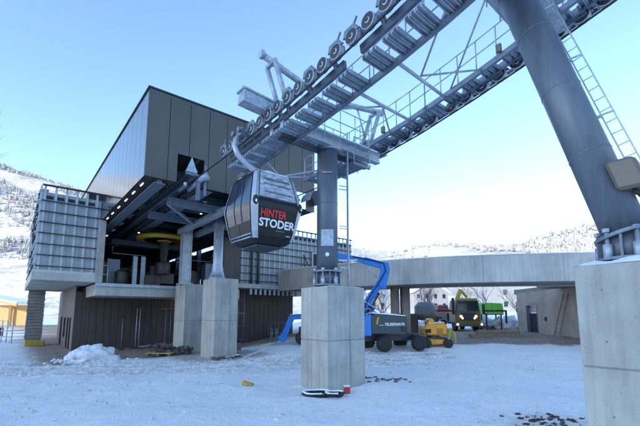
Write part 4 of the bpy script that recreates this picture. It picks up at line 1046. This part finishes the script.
for x in (-.72,.72):
    b = MB(); b.lathe([(.11,0),(.1,.05),(0,.06)], D(x,-.06,1.42), (0,-1,0), 14); b.build('headlight', M['headlamp'], root)
    b = MB(); b.lathe([(.09,0),(.08,.04),(0,.05)], D(x*.82,-.06,1.24), (0,-1,0), 14); b.build('headlight', M['headlamp'], root)
    b = MB(); b.lathe([(.1,0),(.08,.04),(0,.05)], D(x*1.62,-.27,.65), (0,-1,0), 12); b.build('side_lamp', M['sidelamp'], root)
    b = MB(); b.bar(D(x*2.05,-.1,1.6), D(x*2.05,-.1,3.2 if x < 0 else 2.6), .28, .14); b.build('mirror', M['interior'], root)
    b = MB(); b.bar(D(x*2.0,-.2,1.95), D(x*5.0,-.2,1.95), .12, .16); 
    if x > 0: b.bar(D(x*5.0,-.2,2.0), D(x*5.0,-.2,.75), .14, .14)
    b.build('side_arm', M['interior'], root)
    for y in (.9, 4.4): wheel(root, D(x*1.4,y,.5), Vector((1,0,0)), .5, .35, M['rubber'], M['galv_dark'])
b = MB(); b.hexa([D(a,c,z) for z in (.6,1.0) for a,c in ((-.5,1.9),(.5,1.9),(.5,5.5),(-.5,5.5))]); b.hexa([D(a,c,z) for z in (1.0,1.7) for a,c in ((-1.2,2.6),(1.2,2.6),(1.2,5.5),(-1.2,5.5))]); b.build('load_bed', M['machine'], root)
b = MB(); b.bar(D(-.1,2.2,1.0), D(-.1,2.2,3.2), .35); b.bar(D(-.25,2.2,3.1), D(.2,2.2,4.2), .3, .36, (1,0,0)); b.bar(D(.2,2.2,4.15), D(.9,2.4,3.4), .22); b.build('crane', M['yellow'], root, bevel=.03)
b = MB(); b.hexa([D(a,c,z) for z in (3.05,3.2) for a,c in ((-1.0,.1),(1.0,.1),(1.0,.6),(-1.0,.6))]); b.build('sun_visor', M['yellow'], root)
# green skip behind the truck
c0 = Vector((18.75,40.0,.85))
root = thing('green_container', c0, 'bright green steel container beside the truck under the bridge', 'container')
b = MB(); b.prism([D(-1.0,0,1.65),D(1.0,0,1.65),D(.9,0,2.75),D(-1.1,0,2.85)], Vector((0,1.8,0))); sk = b.build('body', M['green'], root, bevel=.04)
b = MB()
for x in (-.8,-.2,.4,.85): b.bar(D(x,-.04,1.68), D(x-.05,-.04,2.74), .08, .08)
b.each('rib', M['green'], root)
b = MB()
for x in (-.8,.8):
    for y in (.3,1.5): b.bar(D(x,y,-.1), D(x,y,1.64), .12)
b.bar(D(-1.0,.2,1.58), D(1.0,.2,1.58), .1,.12); b.build('stand', M['machine'], root)

# ------------------------------------------------------------------ other site machines
c0 = Vector((8.3,31.5,.8))
root = thing('grey_tank', c0, 'grey rounded tank on a dark frame behind the bridge columns', 'tank')
b = MB(); b.lathe([(.0,-.2),(.6,-.12),(.85,.1),(.9,.4),(.9,1.0),(.6,1.35),(0,1.4)], D(.6,0,1.3), (0,0,1), 22); b.build('drum', M['tank'], root)
b = MB(); b.bar(D(-.9,-.3,1.35), D(1.9,-.3,1.35), .16, .18)
for x in (-.2,1.5):
    for y in (-.3,.6): b.bar(D(x,y,-.1), D(x,y,1.4), .12)
b.build('frame', M['machine'], root)
c0 = Vector((6.9,29.5,.75))
root = thing('site_generator', c0, 'dark maroon generator beside the bridge column with small red lamps', 'generator')
b = MB(); b.hexa([D(a,c,z) for z in (.3,1.75) for a,c in ((-.4,0),(.75,0),(.75,1.2),(-.4,1.2))]); b.build('housing', M['maroon'], root, bevel=.05)
b = MB(); b.box(c0.x-.5,c0.x+.85,c0.y-.1,c0.y+1.3,c0.z-.05,c0.z+.3); b.build('skid', M['machine'], root)
b = MB()
for k in range(5): b.box(c0.x-.3,c0.x+.3,c0.y-.03,c0.y-.003,c0.z+.9+.13*k,c0.z+.96+.13*k)
b.build('grille', M['interior'], root)
for x in (.45,.6):
    b = MB(); b.lathe([(.05,0),(.04,.03),(0,.035)], D(x,-.005,.75), (0,-1,0), 10); b.build('lamp', M['red'], root)
# red piste machine far behind
c0 = Vector((21.0,63.5,1.1))
root = thing('piste_machine', c0, 'small red tracked machine parked far behind the bridge', 'piste machine')
b = MB(); b.prism([D(-1.3,0,.9),D(1.3,0,.9),D(1.2,0,1.7),D(.8,0,2.9),D(-.8,0,2.9),D(-1.2,0,1.7)], Vector((0,2.5,0))); b.build('cab', M['red'], root, bevel=.08)
b = MB(); b.add([D(-.95,-.02,1.75),D(.95,-.02,1.75),D(.72,-.02,2.7),D(-.72,-.02,2.7)], [(0,1,2,3)]); b.build('windscreen', M['glass'], root)
b = MB(); b.hexa([D(a,c,z) for z in (.2,1.0) for a,c in ((-2,-1.1),(2,-1.1),(2.1,-.7),(-2.1,-.7))]); b.build('blade', M['machine'], root)
for x in (-1.5,1.5):
    b = MB(); b.hexa([D(a,c,z) for z in (.0,.85) for a,c in ((x-.4,-.3),(x+.4,-.3),(x+.4,3.2),(x-.4,3.2))]); b.build('track', M['rubber'], root, bevel=.2)

# ------------------------------------------------------------------ small things on site
rg = random.Random(11)
b = MB()
for k in range(3): b.bar((11.3+.1*k, 28.3+.34*k, .82), (15.9+.12*k, 28.3+.34*k, .82), .3, .36)
b.bar((11.9,28.6,1.12), (15.2,28.7,1.12), .3, .22)
for x in (12.2,14.8): b.box(x, x+.2, 28.0, 29.3, .45, .62)
b.build('beam_stack', M['old_timber'], None, .01, label='stack of old brown timber beams lying before the underpass', category='timber')
# snow heap at the left
b = MB(); b.blob((-12.3,20.5,-.1), 1.28, 1.1, .85, 4, .16, 54, 26, True)
b.v = [v+Vector((noise.noise(v*3.1), noise.noise(v*3.1+Vector((9,0,0))), noise.noise(v*3.3+Vector((0,9,0)))))*.1+Vector((noise.noise(v*9)*.04,noise.noise(v*9+Vector((3,0,0)))*.04,noise.noise(v*7)*.07)) for v in b.v]; 
for k in range(90):
    w = rg.uniform(0,6.28); q = rg.uniform(.55,1.9); b.blob((-12.3+1.2*q*math.cos(w), 20.4+q*math.sin(w), max(.02,.62-.5*q)), rg.uniform(.03,.12), rg.uniform(.03,.12), rg.uniform(.03,.09), k, .3, 8, 5)
b.build('snow_heap', M['heap_snow'], None, label='rounded heap of shovelled snow in front of the brown station wall', category='snow heap')
# pallet of stones
c0 = Vector((-9.6,22.9,0))
root = thing('pallet', c0, 'yellowish wooden pallet by the rear pier bearing rubble', 'pallet')
b = MB()
for k in range(6): b.bar(D(-.75,-.5+.2*k,.16), D(.75,-.5+.2*k,.16), .13, .03)
b.each('deck_board', M['timber'], root)
b = MB()
for x in (-.65,0,.65): b.bar(D(x,-.55,.08), D(x,.55,.08), .12, .12)
b.each('bearer', M['old_timber'], root)
b = MB()
for k in range(60): b.blob(D(rg.gauss(0,.3), rg.gauss(0,.2), .24+rg.random()*.42), rg.uniform(.06,.19), rg.uniform(.06,.17), rg.uniform(.05,.12), k, .6, 7, 4)
b.sm = [False]*len(b.f)
b.build('rubble_pile', M['rock'], None, label='grey rubble heaped on the pallet by the rear pier', category='rubble')
b = MB()
for k in range(30): b.blob(D(1.2+rg.uniform(-.35,.45), .3+rg.uniform(-.3,.3), .08+rg.random()*.4), rg.uniform(.08,.2), rg.uniform(.08,.2), .1, k+40, .6, 7, 4)
b.sm = [False]*len(b.f)
b.build('rock_heap', M['rock'], None, label='dark rocks tipped between the pallet and the rear pier', category='rocks')
# debris boards by the front pier
for i, (a, c, z, l, w_, ang, m, lab) in enumerate(((10.0,1.9,.1,1.5,.18,.4,'batten','pale splintered board lying right of the front station pier'),(9.4,.9,.09,.9,.12,-.3,'batten','short pale board at the foot of the front station pier'),(11.0,2.2,.35,1.2,.25,1.1,'tank','bluish sheet leaning beside the front station pier'),(9.1,2.3,.08,1.7,.1,.15,'dirty_snow','long snow-dusted lath right of the front station pier'))):
    p = P(a, c, z); e = V*math.cos(ang)+U*math.sin(ang); b = MB(); b.bar(p-e*l/2, p+e*l/2+Vector((0,0,.15*i)), w_, .05); b.build('board', M[m], None, label=lab, category='board', group='boards lying about the station piers')
b = MB()
for k in range(8): b.blob(P(rg.uniform(9.2,9.7), rg.uniform(-.6,2.6), .08), rg.uniform(.08,.2), rg.uniform(.08,.2), .09, k+70, .4, 8, 5)
b.build('rubble', M['rock'], None, label='loose stones scattered along the foot of the front station pier', category='rubble', kind='stuff')
# yellow strap block, red can, hose rings
c0 = Vector((-2.55,13.4,.02))
b = MB(); b.prism([D(-.2,-.03,.0),D(.05,-.08,.0),D(.0,-.08,.1),D(-.17,-.03,.14)], Vector((.04,.14,0))); b.prism([D(0,-.06,0),D(.2,-.1,0),D(.17,-.1,.06),D(.02,-.06,.1)], Vector((.05,.12,0)))
b.build('yellow_wedge', M['yellow'], None, .008, label='small yellow wedge lying on the open snow', category='wedge')
c0 = Vector((.86,12.15,.0))
root = thing('red_box', c0, 'small red box standing in the snow near the middle pier', 'box')
b = MB(); b.hexa([D(a,c,z) for z in (0,.2) for a,c in ((-.1,-.08),(.1,-.06),(.09,.09),(-.11,.07))]); b.build('body', M['red'], root, bevel=.01)
b = MB(); b.hexa([D(a,c,z) for z in (.201,.235) for a,c in ((-.1,-.08),(.1,-.06),(.09,.09),(-.11,.07))]); b.build('snow_cap', M['snow'], root, bevel=.01)
for i, (x, y, r_, lab) in enumerate(((-.1,11.75,.42,'larger coil of black hose lying in the snow at the middle pier'),(.44,11.68,.27,'smaller coil of black hose lying next to the red box'))):
    root = thing('hose_coil', (x,y,0), lab, 'hose', 'hose coils')
    b = MB()
    for k in range(2):
        b.tube([Vector((x+(r_+.03*k)*math.cos(w*.3927)*(1+.06*math.sin(w*2+k)), y+.8*(r_+.03*k)*math.sin(w*.3927+.1*k), .04+.045*k+.012*math.sin(w*1.7+i))) for w in range(16)], .028, 6, closed=True)
    b.build('hose', M['cable'], root)
    b = MB(); b.tube([Vector((x+r_*math.cos(w*.3927), y+.8*r_*math.sin(w*.3927), .125+.01*math.sin(w))) for w in range(1,14)], .03, 6); b.build('snow', M['snow'], root)
def clods(name, spots, lab, cat, m, tuft=False):
    b = MB()
    for k, (x, y, r_) in enumerate(spots): b.blob((x, y, G(x,y)-.01), r_*1.5, r_, r_*.7, k+len(spots), .55, 10, 6)
    if tuft:
        for x, y, r_ in spots:
            for q in range(3):
                w = rg.uniform(0,6.28); h = rg.uniform(.02,.07); b.tube([Vector((x+r_*.6*math.cos(w), y+r_*.6*math.sin(w), G(x,y))), Vector((x+r_*1.5*math.cos(w), y+r_*1.5*math.sin(w), G(x,y)+h))], [.006,.002], 4)
    b.build(name, M[m], None, label=lab, category=cat, kind='stuff')
clods('rock_scatter', [(2.3+rg.uniform(-.6,1.0), 14.3+rg.uniform(-.5,.7), rg.uniform(.015,.07)) for k in range(34)], 'dark stones poking through the snow right of the middle pier', 'stones', 'rock')
clods('earth_clods', [(5.35+rg.gauss(0,.5), 9.0+rg.gauss(0,.35), rg.uniform(.015,.07)) for k in range(44)], 'dark earth clods and dead grass breaking the snow by the right-hand pier', 'earth', 'soil', True)

b = MB(); k = 0
while k < 1900:
    if k % 3:
        pl = rg.choice(TRK); i = rg.randrange(len(pl)-1); q = rg.random(); x = pl[i][0]+(pl[i+1][0]-pl[i][0])*q+rg.gauss(0,.5); y = pl[i][1]+(pl[i+1][1]-pl[i][1])*q+rg.gauss(0,.42)
    else: x = rg.uniform(-15,11); y = rg.uniform(9,21)
    s_, t_ = ST(x, y); k += 1
    if any(a-.1 < s_ < c+.1 and d-.1 < t_ < e+.1 for a,c,d,e in PR): continue
    r_ = rg.uniform(.012,.05) if k % 7 else rg.uniform(.04,.085); b.blob((x,y,G(x,y)+r_*.15), r_*rg.uniform(.8,1.6), r_, r_*.7, k, .6, 6, 3)
b.sm = [False]*len(b.f)
b.build('snow_clods', M['dirty_snow'], None, label='crumbled snow clods scattered along the tyre tracks', category='snow clods', kind='stuff')
# fence posts, barrier, lamp along the brown wall
for i, (t_, h, lab) in enumerate(((-2.6,2.2,'thin pale site post by the brown wall, left of the double post'),(-1.7,2.9,'taller pale site post against the brown wall'),(-1.5,2.9,'pale site post against the brown wall right beside the taller one'))):
    root = thing('site_post', P(19.2,t_,0), lab, 'post', 'site posts along the brown wall')
    b = MB(); b.tube([P(19.2,t_,-.05), P(19.2,t_+.02,h)], .035, 8); b.build('pole', M['galv'] if i else M['galv_dark'], root)
    b = MB(); b.lathe([(.2,0),(.2,.08),(.06,.12)], P(19.2,t_,-.02), (0,0,1), 12); b.build('foot', M['machine'], root)
root = thing('scaffold_rail', P(18.5,1,0), 'grey tube guard frame before the brown wall beside the rear pier', 'guard rail')
b = MB()
for t_ in (.05,.4,1.9): b.tube([P(18.3,t_,0), P(18.3,t_,2.9)], .025, 6)
b.each('upright', M['galv_dark'], root)
b = MB(); b.tube([P(18.3,-.3,2.85), P(18.3,2.2,2.9)], .03, 6); b.each('rail', M['galv_dark'], root)
b = MB(); b.bar(P(19.6,-1.3,.12), P(19.6,1.9,.16), .1, .12); b.build('steel_profile', M['galv'], None, label='long pale steel profile lying at the foot of the brown wall', category='steel profile')
root = thing('work_lamp', P(19.9,2.2,3.3), 'glowing white and red work lamp under the deck beside the rear pier', 'lamp')
b = MB(); b.lathe([(.13,0),(.13,.05),(0,.06)], P(19.9,1.5,3.25), -U, 14); b.build('lens', M['worklamp'], root)
b = MB(); b.lbox(19.9,20.28,1.42,1.58,3.1,3.4); b.build('bracket', M['machine'], root)
b = MB(); b.tube([P(19.88,1.55,3.1), P(19.9,1.58,.2)], .02, 6); b.build('cable', M['red'], root)
# scaffold tower right of the front pier
root = thing('scaffold_tower', P(17.0,4.9,0), 'grey scaffold tower standing between the front pier and brown wall', 'scaffold')
b = MB()
for s_ in (16.6,17.6):
    for t_ in (4.2,5.5): b.tube([P(s_,t_,-.05), P(s_,t_,4.4)], .035, 8)
b.each('upright', M['galv_dark'], root)
b = MB()
for z in (.5,1.5,2.5,3.5):
    for s_ in (16.6,17.6): b.tube([P(s_,4.2,z), P(s_,5.5,z)], .03, 6)
    for t_ in (4.2,5.5): b.tube([P(16.6,t_,z), P(17.6,t_,z)], .03, 6)
b.build('ledger', M['galv_dark'], root)
b = MB(); b.lbox(16.62,17.58,4.25,5.45,2.53,2.58); b.build('planks', M['old_timber'], root)
# trestle by the brown wall on the right
root = thing('trestle', P(17,8.8,.4), 'small grey metal trestle before the right-hand brown wall', 'trestle')
z_ = .35; b = MB()
for t_ in (8.2,8.9,9.6): 
    for s_ in (16.9,17.3): b.tube([P(s_,t_,z_), P(s_,t_,z_+1.35)], .03, 6)
b.each('leg', M['galv_dark'], root)
b = MB()
for z in (.5,1.35): 
    for s_ in (16.9,17.3): b.tube([P(s_,8.2,z_+z), P(s_,9.6,z_+z)], .03, 6)
b.each('rail', M['galv_dark'], root)
# pillar of stacked blocks under the left wing with yellow base, rail beside it
root = thing('block_pillar', P(28.3,-7.2,0), 'grey pillar of stacked slabs under the far corner of the left wing', 'pillar')
b = MB(); z = .55; k = 0
while z < 4.4:
    e = rg.uniform(-.02,.02); b.lbox(27.75+e, 28.85+e, -7.75+e, -6.65+e, z, min(4.42, z+.22)); b.lbox(27.8, 28.8, -7.7, -6.7, min(4.42,z+.22), min(4.42,z+.25)); z += .25
b.build('slab', M['dark_concrete'], root, bevel=.01)
b = MB(); b.lbox(27.7,28.9,-7.7,-6.7,-.2,.55); b.build('base', M['dark_concrete'], root)
b = MB(); b.lbox(26.6,27.4,-7.75,-6.5,0,.42); b.build('yellow_barrier', M['yellow'], None, .05, label='yellow barrier block at the foot of the slab pillar', category='barrier')
root = thing('metal_railing', P(33,-9.5,0), 'pale metal railing left of the slab pillar', 'railing')
b = MB()
for k in range(4): b.tube([P(31+1.2*k,-8.5-.35*k,0), P(31+1.2*k,-8.5-.35*k,1.9)], .04, 6)
b.each('post', M['galv'], root)
b = MB()
for z in (.5,1.0,1.45,1.88): b.tube([P(31,-8.5,z), P(34.6,-9.55,z)], .035, 6)
b.each('rail', M['galv'], root)
# rust drum with snow
b = MB(); c = Vector((-35.6,41.5,.0)); b.lathe([(.45,0),(.47,.02),(.47,.95),(.45,.97),(0,.97)], c, (0,0,1), 18); root = thing('oil_drum', c, 'rust-red drum standing in the snow at the left edge', 'drum'); b.build('barrel', M['maroon'], root)
b = MB(); b.blob(c+Vector((0,0,.97)), .44, .44, .2, 2, .1, 12, 5, True); b.build('snow_cap', M['snow'], root)
# timber shelter at the far left, in the sun
c0 = Vector((-61.2,68,0))
root = thing('timber_shelter', c0, 'sunlit shelter of fresh orange timber at the far left', 'shelter')
b = MB()
for x in (-9,-4.5,0,4.6):
    for y in (0,6): b.bar(D(x,y,0), D(x,y,5.0-.17*x), .32)
b.each('post', M['timber'], root)
b = MB(); b.bar(D(-10,-.2,6.9), D(6,-.2,4.1), .3, .5); b.bar(D(-10,6.2,6.9), D(6,6.2,4.1), .3, .5); b.bar(D(-10,-.1,2.4), D(4.6,-.1,2.4), .15, .25); b.each('beam', M['timber'], root)
b = MB(); b.hexa([D(-10.3,-.8,7.2),D(6.3,-.8,4.32),D(6.3,6.8,4.32),D(-10.3,6.8,7.2),D(-10.3,-.8,7.5),D(6.3,-.8,4.62),D(6.3,6.8,4.62),D(-10.3,6.8,7.5)]); b.build('roof', M['roof_snow'], root)
b = MB(); b.box(c0.x-9,c0.x+4.6,c0.y+6.4,c0.y+6.5,0,4.2); b.build('back_wall', M['timber'], root)

# ------------------------------------------------------------------ background town and trees
def house(x, y, z, w, d, h, wm, label, rows, cols, roof=2.5, rot=0):
    root = thing('house', (x,y,z), label, 'house', 'houses behind the bridge')
    c, s_ = math.cos(rot), math.sin(rot)
    def Hh(a, b_, zz): return Vector((x+a*c-b_*s_, y+a*s_+b_*c, z+zz))
    m = MB(); m.box(-w/2,w/2,0,d,-3,h,Hh); m.prism([Hh(-w/2,0,h),Hh(w/2,0,h),Hh(0,0,h+roof)], Hh(0,d,0)-Hh(0,0,0)); m.build('wall', wm, root)
    m = MB()
    for sgn in (-1,1): m.hexa([Hh(sgn*(w/2+.6),-.6,h-.3),Hh(0,-.6,h+roof+.05),Hh(0,d+.6,h+roof+.05),Hh(sgn*(w/2+.6),d+.6,h-.3),Hh(sgn*(w/2+.6),-.6,h+.1),Hh(0,-.6,h+roof+.5),Hh(0,d+.6,h+roof+.5),Hh(sgn*(w/2+.6),d+.6,h+.1)])
    m.build('roof', M['roof_snow'], root)
    for i in range(rows):
        for j in range(cols):
            a = -w/2+w*(j+.5)/cols; zz = h*(i+.35)/rows; m = MB(); m.box(a-.5,a+.5,-.05,.02,zz,zz+1.35,Hh); wn = m.build('window', M['glass'], root)
            m = MB(); m.box(a-.62,a+.62,-.08,-.0,zz-.12,zz,Hh); m.build('sill', M['wall_grey'], wn)
    return root
house(55, 98, 3.2, 15, 10, 9.5, M['plaster'], 'tall white house with small windows seen right of the truck', 3, 5, 3)
house(36, 120, 3.4, 12, 9, 6, M['wall_grey'], 'grey house with snowy roof seen left of the truck', 2, 4, 3.5, .2)
house(44, 150, 4, 14, 9, 7, M['plaster'], 'distant white house between the truck and the green container', 2, 4, 3.5, -.2)
house(24, 140, 4, 11, 9, 6.5, M['wall_grey'], 'distant grey gabled house above the orange-yellow lift', 2, 3, 3.5, .1)
# ploughed snow bank behind the truck, bluish in shade
b = MB(); 
for k in range(34): b.blob((19.5+rg.uniform(-1.5,7), 41.5+rg.uniform(-.8,3), .8+rg.random()*.9), rg.uniform(.3,1.2), rg.uniform(.3,1.0), rg.uniform(.25,.75), k, .5, 10, 6)
b.build('snow_bank', M['dirty_snow'], None, label='lumpy ploughed snow bank right of the truck before the underpass wall', category='snow bank')
b = MB(); 
for k in range(14): b.blob((11.6+rg.uniform(-3.2,1.5), 43+rg.uniform(-.6,2), .8+rg.random()*.4), rg.uniform(.3,1.1), rg.uniform(.3,1.0), rg.uniform(.25,.6), k+50, .5, 10, 6)
b.build('snow_bank', M['dirty_snow'], None, label='lumpy ploughed snow bank left of the truck', category='snow bank')

def bare_tree(loc, h, seed, label, m, spread=.55, group=None, lean=(0,0), depth=5, r0=None):
    rgt = random.Random(seed); root = thing('bare_tree', loc, label, 'tree', group)
    tr, cr = MB(), MB()
    def grow(p, d, l, r, k):
        pts = [p]; q = p.copy(); dd = d.copy()
        for i in range(4):
            dd = (dd+Vector((rgt.uniform(-.14,.14), rgt.uniform(-.14,.14), rgt.uniform(-.02,.1)))).normalized(); q = q+dd*l/4; pts.append(q.copy())
        (tr if k == 0 else cr).tube(pts, [r*(1-.13*i) for i in range(5)], 7 if k < 2 else 4, False)
        if k >= depth: return
        n = 4 if k == 0 else rgt.choice((2,3,3))
        for i in range(n):
            o = pts[rgt.choice((2,3,4)) if i else 4]; w = rgt.uniform(0,6.28)
            e = (dd+Vector((math.cos(w), math.sin(w), rgt.uniform(-.15,.35)))*spread*rgt.uniform(.7,1.3)).normalized()
            grow(o, e, l*rgt.uniform(.55,.8), r*.52, k+1)
    grow(Vector(loc), Vector((lean[0],lean[1],1)).normalized(), h*.36, r0 or h*.02, 0)
    tr.build('trunk', M['bark'] if m != 'frost' else M['frost'], root); cr.build('crown', M[m], root); return root
bare_tree((8.2,62,1.5), 15, 1, 'frosted bare tree rising above the bridge left of the blue elbow', 'frost', .5, 'bare trees behind the bridge')
bare_tree((11.5,66,1.5), 13, 2, 'slimmer frosted bare tree above the bridge right of the blue elbow', 'frost', .5, 'bare trees behind the bridge')
bare_tree((4.5,74,1.5), 14, 3, 'frosted bare tree above the bridge right of the upright tower', 'frost', .5, 'bare trees behind the bridge')
bare_tree((14.0,48,.9), 6, 4, 'grey leafless tree seen under the bridge behind the orange-yellow lift', 'twig', .6, 'bare trees seen under the bridge', depth=5)
bare_tree((26.5,60,1.0), 7, 5, 'grey leafless tree seen under the bridge right of the green container', 'twig', .6, 'bare trees seen under the bridge', depth=5)
bare_tree((8.5,52,.9), 7, 6, 'grey leafless tree seen between the bridge columns and grey tank', 'twig', .6, 'bare trees seen under the bridge', depth=5)
bare_tree((19.0,70,1.2), 8, 8, 'grey leafless tree above the truck under the bridge', 'twig', .6, 'bare trees seen under the bridge', depth=5)
bare_tree((-16.3,15.5,0), 13, 21, 'bare tree at the left edge with twig tips reaching into the sky', 'twig', .62, None, (-.12,0), 5, .16)

for i, (x, y, h, lab) in enumerate(((30,75,8,'grey leafless tree in front of the tall white house'),(24,84,8,'grey leafless tree standing far behind the green container'),(16.5,58,6,'grey leafless tree right behind the truck cab'),(12.5,72,8,'tall grey leafless tree far behind the grey tank'),(34,64,7,'grey leafless tree beside the underpass wall'))):
    bare_tree((x,y,1.1), h, 40+i, lab, 'twig', .6, 'bare trees seen under the bridge', depth=5)
def near_conifer(x, y, z, h, r, seed, label):
    rgc = random.Random(seed); root = thing('conifer', (x,y,z), label, 'tree', 'conifers beside the leaning tower')
    b = MB(); b.tube([(x,y,z-1),(x,y,z+h*.95)], [h*.016,.03], 8); b.build('trunk', M['bark'], root)
    cr, sn = MB(), MB(); n = 900
    for i in range(n):
        k = rgc.random()**.8; zz = z+h*(.1+.9*k); q = r*(1-k)**.85*(.35+.65*rgc.random()**.5)+.05; w = rgc.uniform(0,6.28)
        c = Vector((x+q*math.cos(w), y+q*math.sin(w), zz-q*.25)); e = Vector((math.cos(w),math.sin(w),-.35)); a = Vector((-math.sin(w),math.cos(w),0)); s_ = .22+.5*(1-k)*rgc.random()
        (sn if rgc.random() < .5 else cr).add([c-e*s_-a*s_*.4, c-e*s_+a*s_*.4, c+e*s_*1.1+a*s_*.15+Vector((0,0,rgc.uniform(-.1,.1))), c+e*s_*1.1-a*s_*.15], [(0,1,2,3)])
    o = cr.build('crown', M['frost_conifer'], root); sn.build('crown_snow', M['snow'], root)
near_conifer(54, 62, .5, 21, 3.4, 1, 'tall dark frosted conifer right of the leaning tower, lower of two')
near_conifer(60, 66, .5, 26, 3.8, 2, 'tallest dark frosted conifer at the right edge')

# ------------------------------------------------------------------ world, sun, camera
w = bpy.data.worlds.new('World'); scene.world = w; w.use_nodes = True; nt = w.node_tree
sky = nt.nodes.new('ShaderNodeTexSky'); sky.sky_type = 'NISHITA'; sky.sun_disc = False
sky.sun_elevation = SEL; sky.sun_rotation = SAZ; sky.altitude = 600; sky.air_density = 1.0; sky.dust_density = .3; sky.ozone_density = 2.4
bg = nt.nodes['Background']; nt.links.new(sky.outputs[0], bg.inputs[0]); bg.inputs[1].default_value = .53
sl_ = bpy.data.lights.new('sun', 'SUN'); sl_.energy = 4.6; sl_.angle = R(.5); sl_.color = (1,.93,.84)
so = bpy.data.objects.new('sun', sl_); COL.objects.link(so); so.rotation_euler = sdir.to_track_quat('Z', 'Y').to_euler()
cam = bpy.data.cameras.new('camera'); co = bpy.data.objects.new('camera', cam); COL.objects.link(co)
co.location = (0,0,H); co.rotation_euler = (R(90)+math.atan(.129), 0, 0)
cam.sensor_width = 36; cam.lens = 370/640*36; cam.shift_y = (266-213)/640; cam.clip_start = .1; cam.clip_end = 6000
scene.camera = co
scene.view_settings.view_transform = 'Standard'; scene.view_settings.look = 'None'; scene.view_settings.exposure = 0
